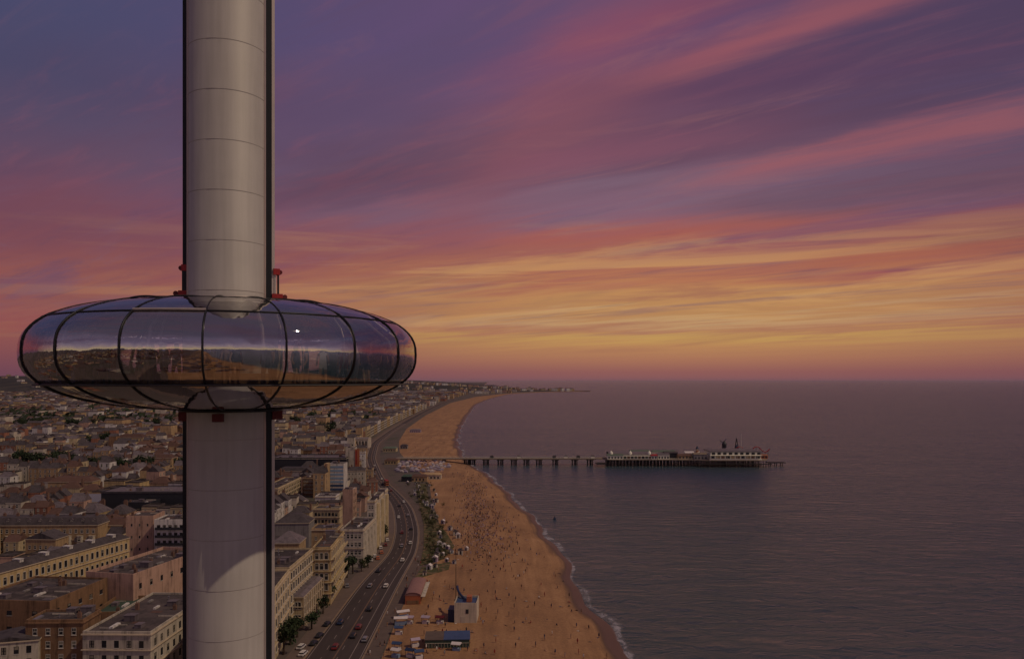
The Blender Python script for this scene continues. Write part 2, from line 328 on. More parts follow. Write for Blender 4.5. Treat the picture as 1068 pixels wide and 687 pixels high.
# ------------------------------------------------------------------ mesh helpers
class MB:
    def __init__(s): s.v = []; s.f = []; s.mi = []
    def quad(s, pts, m=0):
        i = len(s.v); s.v += [tuple(p) for p in pts]; s.f.append(tuple(range(i, i+len(pts)))); s.mi.append(m)
    def box(s, x0, x1, y0, y1, z0, z1, m=0):
        i = len(s.v)
        s.v += [(x0,y0,z0),(x1,y0,z0),(x1,y1,z0),(x0,y1,z0),(x0,y0,z1),(x1,y0,z1),(x1,y1,z1),(x0,y1,z1)]
        for f in ((0,3,2,1),(4,5,6,7),(0,1,5,4),(1,2,6,5),(2,3,7,6),(3,0,4,7)):
            s.f.append(tuple(i+k for k in f)); s.mi.append(m)
    def prism(s, pts, z0, z1, m=0, mtop=None):
        n = len(pts); i = len(s.v)
        s.v += [(x, y, z0) for x, y in pts]+[(x, y, z1) for x, y in pts]
        s.f.append(tuple(i+k for k in reversed(range(n)))); s.mi.append(m)
        s.f.append(tuple(i+n+k for k in range(n))); s.mi.append(m if mtop is None else mtop)
        for k in range(n):
            s.f.append((i+k, i+(k+1)%n, i+n+(k+1)%n, i+n+k)); s.mi.append(m)
    def tube(s, p0, p1, r0, r1=None, n=8, m=0, cap=True):
        r1 = r0 if r1 is None else r1
        p0, p1 = Vector(p0), Vector(p1); d = (p1-p0).normalized()
        a = d.orthogonal().normalized(); b = d.cross(a); i = len(s.v)
        for p, r in ((p0, r0), (p1, r1)):
            for k in range(n):
                t = 2*math.pi*k/n; s.v.append(tuple(p+(a*math.cos(t)+b*math.sin(t))*r))
        for k in range(n):
            s.f.append((i+k, i+(k+1)%n, i+n+(k+1)%n, i+n+k)); s.mi.append(m)
        if cap:
            s.f.append(tuple(i+k for k in reversed(range(n)))); s.mi.append(m)
            s.f.append(tuple(i+n+k for k in range(n))); s.mi.append(m)
    def path(s, pts, r, n=8, m=0):
        pts = [Vector(p) for p in pts]; i = len(s.v); L = len(pts); up = None
        for k, p in enumerate(pts):
            d = (pts[min(k+1, L-1)]-pts[max(k-1, 0)]).normalized()
            a = d.orthogonal() if up is None else up-d*up.dot(d)
            a.normalize(); up = a; b = d.cross(a)
            for j in range(n):
                t = 2*math.pi*j/n; s.v.append(tuple(p+(a*math.cos(t)+b*math.sin(t))*(r(p) if callable(r) else r)))
        for k in range(L-1):
            for j in range(n):
                s.f.append((i+k*n+j, i+k*n+(j+1)%n, i+(k+1)*n+(j+1)%n, i+(k+1)*n+j)); s.mi.append(m)
        s.f.append(tuple(i+j for j in reversed(range(n)))); s.mi.append(m)
        s.f.append(tuple(i+(L-1)*n+j for j in range(n))); s.mi.append(m)
    def lathe(s, prof, n=48, m=0, closed=False):
        i = len(s.v); L = len(prof)
        for k in range(n):
            t = 2*math.pi*k/n
            for r, z in prof: s.v.append((r*math.cos(t), r*math.sin(t), z))
        for k in range(n):
            for j in range(L-1 if not closed else L):
                j2 = (j+1) % L
                s.f.append((i+k*L+j, i+((k+1)%n)*L+j, i+((k+1)%n)*L+j2, i+k*L+j2)); s.mi.append(m)
    def gable(s, x0, x1, y0, y1, z0, h, m=0, over=0.3, axis='x'):
        x0 -= over; x1 += over; y0 -= over; y1 += over; i = len(s.v)
        if axis == 'x':
            ym = (y0+y1)/2; s.v += [(x0,y0,z0),(x1,y0,z0),(x1,y1,z0),(x0,y1,z0),(x0,ym,z0+h),(x1,ym,z0+h)]
        else:
            xm = (x0+x1)/2; s.v += [(x1,y0,z0),(x1,y1,z0),(x0,y1,z0),(x0,y0,z0),(xm,y0,z0+h),(xm,y1,z0+h)]
        for f in ((0,1,5,4),(2,3,4,5),(1,2,5),(3,0,4),(3,2,1,0)):
            s.f.append(tuple(i+k for k in f)); s.mi.append(m)
    def hip(s, x0, x1, y0, y1, z0, h, inset, m=0, over=0.25, mtop=None):
        x0 -= over; x1 += over; y0 -= over; y1 += over; i = len(s.v)
        ix = min(inset, (x1-x0)/2-0.05); iy = min(inset, (y1-y0)/2-0.05)
        s.v += [(x0,y0,z0),(x1,y0,z0),(x1,y1,z0),(x0,y1,z0),(x0+ix,y0+iy,z0+h),(x1-ix,y0+iy,z0+h),(x1-ix,y1-iy,z0+h),(x0+ix,y1-iy,z0+h)]
        for f in ((0,3,2,1),(0,1,5,4),(1,2,6,5),(2,3,7,6),(3,0,4,7)):
            s.f.append(tuple(i+k for k in f)); s.mi.append(m)
        s.f.append((i+4,i+5,i+6,i+7)); s.mi.append(m if mtop is None else mtop)
    def mesh(s, name, mats, smooth=False):
        me = bpy.data.meshes.new(name); me.from_pydata(s.v, [], s.f)
        for m in (mats if isinstance(mats, (list, tuple)) else [mats]): me.materials.append(m)
        me.polygons.foreach_set('material_index', s.mi)
        if smooth: me.polygons.foreach_set('use_smooth', [True]*len(s.f))
        me.update(); return me
    def build(s, name, mats, parent=None, smooth=False, loc=None):
        o = bpy.data.objects.new(name, s.mesh(name, mats, smooth)); C.objects.link(o)
        if parent: o.parent = parent
        if loc: o.location = loc
        return o
def tag(o, label, cat, group=None):
    o['label'] = label; o['category'] = cat
    if group: o['group'] = group
    return o
def thing(name, label, cat, loc, rz=0, group=None):
    o = bpy.data.objects.new(name, None); C.objects.link(o); o.location = loc; o.rotation_euler = (0, 0, rz); o.empty_display_size = 0.5
    return tag(o, label, cat, group)
def inst(me, name, parent=None, loc=(0,0,0), rz=0, scale=None):
    o = bpy.data.objects.new(name, me); C.objects.link(o); o.location = loc; o.rotation_euler = (0, 0, rz)
    if parent: o.parent = parent
    if scale: o.scale = scale
    return o
def structure(o): o['kind'] = 'structure'; return o
def P(px, py, z=GZ):
    Y = (CAMZ-z)*F/(py-HY); return Vector(((px-CX)/F*Y, Y, z))
def interp(pts, y):
    if y <= pts[0][0]: return pts[0][1]
    for (a, b), (c, d) in zip(pts, pts[1:]):
        if y <= c:
            t = (y-a)/(c-a); return b+(d-b)*t
    return pts[-1][1]
def smoothed(pts, y, w=0.06):
    d = max(6, abs(y)*w); return (interp(pts, y-d)+interp(pts, y-d/2)+2*interp(pts, y)+interp(pts, y+d/2)+interp(pts, y+d))/6

# ------------------------------------------------------------------ the setting: sea, land, beach, hills
shore_px = [(655,687),(640,665),(622,640),(608,620),(597,600),(588,580),(572,560),(556,540),(535,520),(515,500),(497,488),(486,480),
            (478,465),(477,458),(481,445),(489,432),(496,422),(510,416),(530,411)]
SH = [(-4000, 60.0), (0, 46.0)]+[(P(x, y, 0).y, P(x, y, 0).x) for x, y in shore_px]+[(5400, 60), (5800, 200), (6100, 430), (6300, 700), (6450, 640), (7000, 260), (8200, -60), (11000, -400), (30000, -900)]
inner_px = [(398,687),(412,650),(430,610),(441,592),(458,585),(466,572),(458,545),(450,520),(448,505),(440,494),(426,482),(417,472),(416,460),(424,447),(444,433),(470,420),(497,413.5)]
IN = [(-4000, -45.0), (0, -44.0)]+[(P(x, y).y, P(x, y).x) for x, y in inner_px]+[(5000, -60)]+[(y, x-14) for y, x in SH if y > 5200]
road_px = [((317,687),(378,687)),((376,608),(417,608)),((407,576),(435,576)),((412.6,553),(437.7,553)),((410,530),(431,530)),((403,518),(421,518))]
RL = [(-3000, -66), (0, -66)]+[(P(*a).y, P(*a).x) for a, b in road_px]; RR = [(-3000, -48), (0, -48)]+[(P(*b).y, P(*b).x) for a, b in road_px]
for x, y in ((395,500),(386.5,478),(391,462),(410,448),(430,436),(447,427),(462,420),(480,414.5)):
    p = P(x, y); hw_ = 5.0 if y > 470 else 5.5; RL.append((p.y, p.x-hw_)); RR.append((p.y, p.x+hw_))
def sh(y): return smoothed(SH, y, 0.03)
def inn(y): return smoothed(IN, y, 0.02)
def rl(y): return smoothed(RL, y, 0.05)
def rr(y): return smoothed(RR, y, 0.05)

b = MB(); b.quad([(-90000,-60000,0),(90000,-60000,0),(90000,120000,0),(-90000,120000,0)])
structure(b.build('sea', M_sea))
def rows(a, z, n, k=1.0):
    r = []; y = a
    while y < z: r.append(y); y += max(n, abs(y)*0.025*k)
    return r+[z]
ys = [-4000, -3000, -2000, -1200, -700, -400, -200]+rows(-100, 30000, 8)
b = MB(); ex = 5
n0 = 0
for y in ys:
    xi = inn(y)
    b.v += [(-60000, y, GZ), (-12000, y, GZ), (xi-300, y, GZ), (xi, y, GZ)]
for i in range(len(ys)-1):
    for k in range(3):
        b.f.append((i*4+k, i*4+k+1, i*4+5+k, i*4+4+k)); b.mi.append(0)
structure(b.build('ground', M_ground))
b = MB(); NS = 12
for y in ys:
    xi, xs = inn(y), sh(y)
    xs += 1.6*math.sin(y*0.051)+1.1*math.sin(y*0.13+1)
    far = min(1, max(0, (y-5200)/400))
    for k in range(NS+1):
        t = k/NS*1.12
        z = GZ+0.02+(0.35*math.sin(t*math.pi*0.9) if t < 1 else 0)
        if t > 0.62: z = GZ+0.02+0.3*(1-far)-(GZ+0.3)*((t-0.62)/0.38)**1.15
        b.v.append((xi+(xs-xi)*t, y, z if k else GZ))
for i in range(len(ys)-1):
    for k in range(NS):
        a = i*(NS+1)+k; b.f.append((a, a+1, a+NS+2, a+NS+1)); b.mi.append(0)
structure(b.build('beach', M_beach, smooth=True))
# breaking surf along the water's edge
b = MB(); acr = []
fy = rows(120, 2600, 1.5, 0.35)
for y in fy:
    xs = sh(y)+1.6*math.sin(y*0.051)+1.1*math.sin(y*0.13+1)
    wv = 6.5+2.6*math.sin(y*0.045)+1.0*math.sin(y*0.17)
    for k in range(5):
        t = k/4; b.v.append((xs-1.6+wv*t, y, 0.06+0.02*math.sin(t*3))); acr.append(abs(t*2-0.8))
for i in range(len(fy)-1):
    for k in range(4): b.f.append((i*5+k, i*5+k+1, i*5+6+k, i*5+5+k)); b.mi.append(0)
surf = b.build('surf', M_foam); surf['kind'] = 'structure'
at = surf.data.attributes.new('across', 'FLOAT', 'POINT'); at.data.foreach_set('value', acr)
# wooded downs behind the town
def hillz(x, y):
    e = min(1, max(0, (y-4900)/2600)); e = e*e*(3-2*e)
    lx = inn(min(y, 9000)); d = min(1, max(0, (lx-150-x)/1500)); d = d*d*(3-2*d)
    w = 0.55+0.25*math.sin(x*0.0011+1.3)+0.2*math.sin(x*0.0004+y*0.0005)+0.12*math.sin(x*0.0031+y*0.002)
    left = min(1, max(0, (-x-1200)/2500))
    return 2.0+e*d*(62+46*w+18*left)
b = MB(); hx = [-16000+i*140 for i in range(118)]; hy = rows(4850, 14000, 90, 0.5)
for y in hy:
    for x in hx:
        b.v.append((x, y, hillz(x, y) if x < inn(min(y, 9000))-20 else -3))
nx = len(hx)
for i in range(len(hy)-1):
    for k in range(nx-1): a = i*nx+k; b.f.append((a, a+1, a+nx+1, a+nx)); b.mi.append(0)
structure(b.build('hills', M_hill, smooth=True))
# road, promenade, kerbs and painted lines
ry = rows(-400, 3600, 6, 0.5)
def strip(name, fa, fb, z, m, y0=-400, y1=3600, mat_z=None):
    s = MB(); q = [y for y in ry if y0 <= y <= y1]
    for y in q: s.v += [(fa(y), y, z), (fb(y), y, z)]
    for i in range(len(q)-1): s.f.append((2*i, 2*i+1, 2*i+3, 2*i+2)); s.mi.append(0)
    return structure(s.build(name, m))
strip('promenade', lambda y: rr(y)+0.3, lambda y: max(rr(y)+2.5, min(rr(y)+(9.5 if y < 560 else 5), inn(y)-0.5)), GZ+0.14, M_pave)
strip('pavement', lambda y: rl(y)-6, lambda y: rl(y)-0.3, GZ+0.13, M_pave)
strip('road', rl, rr, GZ+0.03, M_asphalt)
def kerb(fx):
    s = MB(); q = ry
    for y in q:
        x = fx(y); s.v += [(x-0.3, y, GZ+0.03), (x-0.3, y, GZ+0.17), (x+0.3, y, GZ+0.17), (x+0.3, y, GZ+0.03)]
    for i in range(len(q)-1):
        for k in range(3): a = i*4+k; s.f.append((a, a+1, a+5, a+4)); s.mi.append(0)
    return structure(s.build('kerb', M_kerb))
kerb(rl); kerb(rr)
mid = lambda f: (lambda y: rl(y)+(rr(y)-rl(y))*f)
def line(f, w, m, dash=None):
    s = MB(); fx = mid(f); y = 150
    while y < 1600:
        n = dash[0] if dash else 8
        ww = w*(0.7+y/900)
        s.quad([(fx(y)-ww, y, GZ+0.045), (fx(y)+ww, y, GZ+0.045), (fx(y+n)+ww, y+n, GZ+0.045), (fx(y+n)-ww, y+n, GZ+0.045)])
        y += n+(dash[1] if dash else 0)
    return s
lm = MB()
for f, w, mi_, d in ((0.055, .12, 0, None), (0.28, .10, 0, (4, 7)), (0.50, .22, 1, None), (0.56, .12, 0, (4, 7)), (0.775, .13, 0, None), (0.955, .13, 0, None)):
    s = line(f, w, None, d); o = len(lm.v); lm.v += s.v; lm.f += [tuple(k+o for k in q) for q in s.f]; lm.mi += [mi_]*len(s.f)
structure(lm.build('road_markings', [M_mark, M_markor]))
# garden terraces between the road and the beach
def garden(pts, name='garden_lawn'):
    s = MB(); pp = [P(*p) for p in pts]
    s.prism([(p.x, p.y) for p in pp], GZ-0.5, GZ+0.35)
    return structure(s.build(name, M_grass))
garden([(438,590),(462,583),(474,570),(466,556),(452,540),(447,520),(444,504),(434,505),(437,525),(442,548),(442,570)])
garden([(432,604),(468,594),(470,586),(440,592)])

# ------------------------------------------------------------------ observation tower and its pod
TX, TY = -14.95, 42.3; TR = 1.95
tower = thing('observation_tower', 'tall slim silver observation tower of jointed round metal cans rising out of frame', 'tower', (TX, TY, GZ))
fa = math.atan2(-TY, -TX)                               # direction from the tower to the camera
s = MB(); zt = 0.0
prof = [(TR, 0)]; seams = []
z = 90-GZ-50*2.45
k = 0
s.lathe([(TR, -2), (TR, 126), (TR-.4, 126.5), (0.02, 126.8)], 96)
sh_o = s.build('shaft', M_alu, tower, smooth=True)
s = MB(); s.lathe([(TR+0.002, -0.024), (TR+0.008, -0.016), (TR+0.008, 0.016), (TR+0.002, 0.024)], 96)
ring = s.mesh('panel_joint', M_seam, True)
for k in range(-13, 12): inst(ring, 'panel_joint', tower, (0, 0, 92.0-GZ+2.52*k))
def railpos(a, r): return (r*math.cos(fa+a), r*math.sin(fa+a))
def rail_box(mb, a, r0, r1, w, m, z0=-2, z1=126):
    d = Vector((math.cos(fa+a), math.sin(fa+a))); n = Vector((-d.y, d.x))
    pts = [d*r0-n*w, d*r1-n*w, d*r1+n*w, d*r0+n*w]
    mb.prism([(p.x, p.y) for p in pts], z0, z1, m)
for a, sg in ((R(97), 1), (R(-96), -1)):                # right of the picture is the positive side
    s = MB(); rail_box(s, a, TR-0.06, TR+(0.27 if sg > 0 else 0.21), 0.28, 0); s.build('guide_rail', M_rail, tower)
    s = MB(); rail_box(s, R(70) if sg > 0 else R(-79), TR-0.03, TR+0.05, 0.10, 0); s.build('cover_strip', M_railsilver, tower)
    if sg > 0:
        s = MB(); rail_box(s, R(78), TR-0.03, TR+0.03, 0.06, 0); s.build('cable_slot', M_rail, tower)
        s = MB(); rail_box(s, a+R(3), TR+0.275, TR+0.43, 0.30, 0); s.build('rail_flange', M_railsilver, tower)

POD_Z = 91.3
pod = thing('observation_pod', 'round mirror-glass viewing pod circling the silver tower with dark curved ribs', 'viewing pod', (TX+0.22, TY, POD_Z))
PR, PH, PN = 9.62, 2.82, 2.55
def pprof(t):                                           # t from -1 (bottom at the shaft) to 1 (top at the shaft)
    a = t*math.pi/2; c, s_ = abs(math.cos(a)), math.sin(a)
    return (PR*c**(2/PN), math.copysign(abs(s_)**(2/PN), s_)*PH)
NP = 40; profile = [pprof(-1+2*i/NP) for i in range(NP+1)]
profile = [(r, z) for r, z in profile if r > 2.45]
profile = [(2.45, profile[0][1]-0.03)]+profile+[(2.45, profile[-1][1]+0.03)]
s = MB(); s.lathe(profile, 144); s.build('glass_shell', M_pod, pod, smooth=True)
def at_z(z):                                            # radius of the shell at a height
    u = max(0.0, 1-abs(z/PH)**PN); return PR*u**(1/PN)
for i in range(18):
    th = fa+R(-7+20*i)
    s = MB(); c, sn = math.cos(th), math.sin(th)
    s.path([((r+0.03)*c, (r+0.03)*sn, z*1.008) for r, z in profile], lambda p: 0.043 if -2.3 < p.z < 1.75 else 0.022, 8)
    s.build('rib', M_rib, pod, smooth=True)
for zr, w in ((1.62, 0.03), (-1.50, 0.035), (2.5, 0.015)):
    r = at_z(zr); s = MB()
    s.lathe([(r-0.03, zr-w), (r+0.05, zr-w), (r+0.05, zr+w), (r-0.03, zr+w)], 144, closed=True); s.build('ring_rail', M_rib, pod, smooth=True)
s = MB(); r_ = at_z(1.62)+0.05
s.path([(r_*math.cos(fa+R(q)), r_*math.sin(fa+R(q)), 1.66) for q in range(-27, -6, 2)], 0.05, 6); s.build('door_rail', M_railsilver, pod)
for q in (-17, 12, 30):
    s = MB(); s.path([((at_z(z)-0.12)*math.cos(fa+R(q)), (at_z(z)-0.12)*math.sin(fa+R(q)), z) for z in (-1.5, -1, -.5, 0, .5, 1, 1.5)], 0.045, 6); s.build('mullion', M_railsilver, pod)
s = MB(); s.lathe([(2.4, -1.62), (9.0, -1.58), (9.05, -1.54), (9.0, -1.5), (2.4, -1.5)], 96); s.build('floor', M_floor, pod)
s = MB(); s.lathe([(2.35, -1.5), (2.35, 2.6)], 64); s.build('hub_wall', M_frame, pod, smooth=True)
s = MB(); s.lathe([(2.2, 2.70), (2.7, 2.80), (2.7, 2.86), (2.2, 2.9)], 64); s.build('top_collar', M_railsilver, pod, smooth=True)
s = MB(); s.lathe([(2.05, -2.90), (2.6, -2.92), (2.6, -2.8), (2.05, -2.75)], 64); s.build('bottom_collar', M_rib, pod, smooth=True)
s = MB(); s.lathe([(5.0, -1.5), (5.0, -1.0), (5.6, -1.0), (5.6, -1.5)], 64); s.build('bench', M_brick, pod)
for i in range(12):
    th = fa+R(30*i+8); s = MB(); c, sn = math.cos(th), math.sin(th)
    s.path([(3.1*c, 3.1*sn, 2.3), (5.0*c, 5.0*sn, 2.40), (7.2*c, 7.2*sn, 2.0), (8.6*c, 8.6*sn, 0.9), (9.0*c, 9.0*sn, -0.4), (8.7*c, 8.7*sn, -1.5)], 0.09, 6)
    s.build('inner_strut', M_railsilver, pod)
for i in range(7):
    th = fa+R(-80+24*i); s = MB(); c, sn = math.cos(th), math.sin(th)
    s.box(-0.35, 0.35, -0.2, 0.2, -1.5, 0.1, 0)
    o = s.build('display_stand', [M_tan, M_dark, M_gold, M_brick][i % 4:i % 4+1], pod); o.location = (6.8*c, 6.8*sn, 0); o.rotation_euler = (0, 0, th)
# red guide brackets above and below the pod
for a in (R(97), R(-95)):
    d = Vector((math.cos(fa+a), math.sin(fa+a))); n = Vector((-d.y, d.x)); base = d*(TR+0.34)
    rz_ = math.atan2(d.y, d.x)
    s = MB(); s.box(-0.26, 0.30, -0.26, 0.26, 2.95, 3.30); o = s.build('guide_bracket', M_red, pod, loc=(base.x, base.y, 0)); o.rotation_euler = (0, 0, rz_)
    s = MB(); s.tube((0.42, -0.2, 3.15), (0.42, 0.2, 3.15), 0.13, n=12); s.build('roller', M_redd, o)
    s = MB(); s.box(-0.12, -0.02, -0.12, 0.12, 3.303, 4.32); s.build('bracket_post', M_railsilver, o)
    s = MB(); s.box(0.06, 0.13, -0.12, 0.12, 3.303, 4.32); s.build('bracket_post', M_rib, o)
    s = MB(); s.box(-0.18, 0.16, -0.20, 0.20, 4.325, 4.65); o = s.build('guide_bracket', M_red, pod, loc=(base.x, base.y, 0)); o.rotation_euler = (0, 0, rz_)
    s = MB(); s.tube((0.18, -0.15, 4.47), (0.18, 0.15, 4.47), 0.12, n=12); s.build('roller', M_redd, o)
    s = MB(); s.box(-0.25, 0.28, -0.30, 0.30, -3.42, -2.95)
    o = s.build('guide_bracket', M_redd, pod, loc=(base.x, base.y, 0)); o.rotation_euler = (0, 0, rz_)
d = Vector((math.cos(fa-R(18)), math.sin(fa-R(18))))
s = MB(); s.box(0.02, 0.28, -0.26, 0.26, -3.4, -3.0); o = s.build('guide_bracket', M_redd, pod); o.location = (d.x*TR, d.y*TR, 0); o.rotation_euler = (0, 0, math.atan2(d.y, d.x))
for a in (R(-40), R(35)):
    th = fa+a; s = MB(); pts = []
    for i in range(9):
        t = th+R(-9+i*2.25); r = 6.0; pts.append((r*math.cos(t), r*math.sin(t), PH*(1-(r/PR)**PN)**(1/PN)+0.0+0.07*math.sin(i/8*math.pi)))
    s.path(pts, 0.035, 6); s.build('grab_rail', M_rib, pod)

# ------------------------------------------------------------------ buildings
OCC = []                                                # footprints already taken
def win_mesh(kind, v=0):
    s = MB()                                            # unit window, 1 wide, 1 tall, outside is -y
    if kind == 'sash':
        s.box(-.5, .5, -.02, .06, -.5, .5, 1)
        for x0, x1, z0, z1 in ((-.5,-.41,-.5,.5), (.41,.5,-.5,.5), (-.41,.41,.44,.5), (-.41,.41,-.5,-.43), (-.41,.41,-.03,.03), (-.03,.03,.03,.44)):
            s.box(x0, x1, -.07, -.025, z0, z1, 0)
        s.box(-.6, .6, -.16, -.025, -.57, -.505, 0)
    elif kind == 'dark':
        s.box(-.5, .5, -.02, .06, -.5, .5, 1)
        for x0, x1, z0, z1 in ((-.5,-.45,-.5,.5), (.45,.5,-.5,.5), (-.45,.45,-.03,.03)): s.box(x0, x1, -.05, -.025, z0, z1, 1)
        s.box(-.58, .58, -.12, -.025, -.56, -.505, 0)
    elif kind == 'arch':
        s.box(-.5, .5, -.02, .06, -.5, .34, 1)
        s.prism([(0.5*math.cos(t), 0) for t in (0, 1)] and [(-.5, -.02), (.5, -.02), (.5, .06), (-.5, .06)], .34, .40, 1)
        s.box(-.36, .36, -.02, .06, .40, .50, 1)
        for x0, x1, z0, z1 in ((-.62,-.5,-.5,.40), (.5,.62,-.5,.40), (-.5,.5,.5,.58)): s.box(x0, x1, -.10, .03, z0, z1, 0)
        s.box(-.66, .66, -.18, -.025, -.58, -.505, 0)
    if v == 1: s.box(-.40, .40, -.024, -.0205, .05, .43 if kind != 'arch' else .33, 2)
    if v == 2: s.box(-.40, -.14, -.024, -.0205, -.42, .43 if kind != 'arch' else .33, 2); s.box(.14, .40, -.024, -.0205, -.42, .43 if kind != 'arch' else .33, 2)
    return s.mesh('window_'+kind, [M_frame, M_glass, M_blind])
M_blind = mat('window_blind', (0.20, 0.17, 0.13), 0.9, scale=1, var=0.5)
WR = random.Random(31)
class WinSet:
    def __init__(s): s.m = {k: [win_mesh(k, v) for v in (0, 1, 2)] for k in ('sash', 'dark', 'arch')}
    def __getitem__(s, k): return s.m[k][WR.choices((0, 1, 2), (5, 2, 2))[0]]
WIN = WinSet()
def windows(root, face, w, d, H, cols, rws, ww, wh, kind='sash', z0=1.2, top=0.8, skip=None, margin=0.8, parent=None, name='window'):
    fh = (H-z0-top)/rws
    L = w if face == 'front' else d
    n = 0
    for r in range(rws):
        for c in range(cols):
            if skip and skip(r, c): continue
            a = margin+(L-2*margin)*(c+0.5)/cols; zc = z0+fh*(r+0.5)
            o = inst(WIN[kind], name, parent or root)
            if face == 'front': o.location = (a-w, 0, zc)
            else: o.location = (0, a, zc); o.rotation_euler = (0, 0, R(90))
            o.scale = (ww, 0.9, wh); n += 1
    return n
def bld(label, cat, name, FL, FR, BR, H, wall, roof='flat', rmat=None, front=None, side=None, kind='sash', parapet=0.7, cornice=True,
        d=None, w=None, clutter=3, bands=0, trim=None, chim=0, group=None, rh=3.0, ww=1.1, wh=1.7, rot=None, wz0=1.2, sw=1.0):
    """origin = front right corner on the ground; the front looks along -y, the sunlit side along +x"""
    z = GZ+H; a, b_, c = P(*FL, z), P(*FR, z), P(*BR, z) if BR else None
    rz = 0.0
    if c is not None:
        dv = c-b_; rz = math.atan2(-dv.x, dv.y); d = d or dv.length
    if rot is not None: rz = rot
    w = w or (b_-a).length
    rmat = rmat or M_felt; trim = trim or M_trim
    root = thing(name, label, cat, (b_.x, b_.y, GZ), rz, group)
    cr = Matrix.Rotation(rz, 2)
    cs = [Vector((b_.x, b_.y))+cr @ Vector(q) for q in ((0, 0), (-w, 0), (-w, d), (0, d))]
    OCC.append((min(q.x for q in cs)-2, max(q.x for q in cs)+2, min(q.y for q in cs)-2, max(q.y for q in cs)+2))
    s = MB(); s.box(-w, 0, 0, d, -1, H)
    if roof == 'flat' and parapet:
        t = 0.35
        for q in ((-w, 0, 0, t), (-w, 0, d-t, d), (-w, -w+t, t, d-t), (-t, 0, t, d-t)): s.box(*q, H+0.002, H+parapet)
    s.build('wall', wall, root)
    s = MB()
    if roof == 'flat': s.box(-w+0.36, -0.36, 0.36, d-0.36, H+0.003, H+0.12)
    elif roof == 'gablex': s.gable(-w, 0, 0, d, H+0.003, rh, axis='x')
    elif roof == 'gabley': s.gable(-w, 0, 0, d, H+0.003, rh, axis='y')
    elif roof == 'hip': s.hip(-w, 0, 0, d, H+0.003, rh, rh*1.4)
    elif roof == 'mansard': s.hip(-w, 0, 0, d, H+0.003, rh, rh*0.45)
    s.build('roof', rmat, root)
    if cornice:
        s = MB(); e = 0.35
        for zc, hh in [(H-0.35, 0.35)]+[(H*(k+1)/(bands+1), 0.25) for k in range(bands)]:
            s.box(-w-e, e, -e, -0.003, zc, zc+hh-0.004); s.box(0.003, e, 0, d, zc, zc+hh-0.004)
        s.build('cornice', trim, root)
    if front: windows(root, 'front', w, d, H, front[0], front[1], ww, wh, kind, z0=wz0)
    if side: windows(root, 'side', w, d, H, side[0], side[1], ww*sw, wh, kind, z0=wz0)
    rr_ = random.Random(hash(label) % 9973 if False else len(label)*31+int(w*7))
    if roof == 'flat':
        for i in range(clutter*2):
            x = -rr_.uniform(0.10, 0.90)*w; y = rr_.uniform(0.10, 0.90)*d; s = MB(); e = rr_.uniform(.6, 1.25); ty = i % 6
            if ty == 0: s.box(-1.5*e, 1.5*e, -1.2, 1.2, 0, 1.5*e); s.box(-1.6*e, 1.6*e, -1.3, 1.3, 1.5*e+.002, 1.5*e+.15); nm, mm = 'plant_box', M_roofgrey
            elif ty == 1: s.box(-.5*e, .5*e, -2.0*e, 2.0*e, 0, .35); s.box(-.42*e, .42*e, -1.9*e, 1.9*e, .352, .5); nm, mm = 'rooflight', rr_.choice((M_white, M_metalroof, M_grey))
            elif ty == 2: s.box(-.5, .5, -.4, .4, 0, 1.6*e); s.tube((-.25,0,1.6*e), (-.25,0,1.6*e+.5), .13, n=6); s.tube((.25,0,1.6*e), (.25,0,1.6*e+.5), .13, n=6); nm, mm = 'chimney', M_chim
            elif ty == 3: s.box(-2.6*e, 2.6*e, -.07, .07, 0.05, .45*e); s.box(-2.6*e, 2.6*e, .3, .42, 0, .12); nm, mm = 'roof_upstand', M_pale
            elif ty == 4: s.tube((0,0,0), (0,0,1.1*e), .16, n=7); s.lathe([(.05,1.1*e),(.3,1.1*e),(.3,1.2*e),(.05,1.3*e)], 8); nm, mm = 'vent_pipe', M_metalroof
            else: s.box(-2.2*e, 2.2*e, -1.4*e, 1.4*e, 0, .03); nm, mm = 'roof_patch', rr_.choice((M_roofgrey, M_slate, M_tile))
            s.build(nm, mm, root, loc=(x, y, H+0.121+0.004*(i % 5)))
    for i in range(chim):
        x = -w*(i+0.5)/chim; s = MB(); s.box(-.6, .6, -.45, .45, 0, 1.8); s.box(-.68, .68, -.53, .53, 1.802, 2.0)
        for k in (-.35, 0, .35): s.tube((k,0,2.0), (k,0,2.5), .13, n=6)
        s.build('chimney', M_chim, root, loc=(x, d*0.5, H+rh*0.8))
    root['_w'], root['_d'] = w, d
    return root, w, d
AB = 'apartment_building'
# left of the tower, nearest rows
bld('pink-cream corner block with a dark flat roof and two window rows, nearest the tower foot', 'building', AB, (82,663), (157,661), (219,620), 18, M_pale, front=(5,4), side=(10,4), kind='dark', bands=3, clutter=8, ww=1.25, wh=2.0)
bld('pale grey three-window building in the bottom left corner with slate roof', 'building', AB, (-12,666), (40,666), (50,655), 16, M_pale, roof='gabley', rmat=M_slate, rh=1.2, front=(4,4), side=(2,4), kind='dark', ww=1.2, wh=2.0)
bld('brown brick building with white framed windows between two pale blocks', 'building', 'brick_building', (28,648), (87,648), (105,637), 20, M_brick, front=(4,5), kind='sash', clutter=4, bands=0, ww=1.25, wh=2.0, trim=M_brick)
bld('long brown building with blank side wall and broad dark flat roof', 'building', 'warehouse', (-30,626), (52,629), (112,604), 19, M_brick, front=(3,2), side=(5,2), kind='dark', clutter=9, cornice=False, ww=1.6, wh=1.5, wz0=8.5)
bld('peach-walled block with four small windows below its parapet and flat roof', 'building', 'commercial_building', (87,600), (139,602), (214,575), 20, M_pink, front=None, side=(7,1), kind='dark', clutter=14, cornice=False, ww=1.3, wh=1.9, parapet=1.2, wz0=13.5)
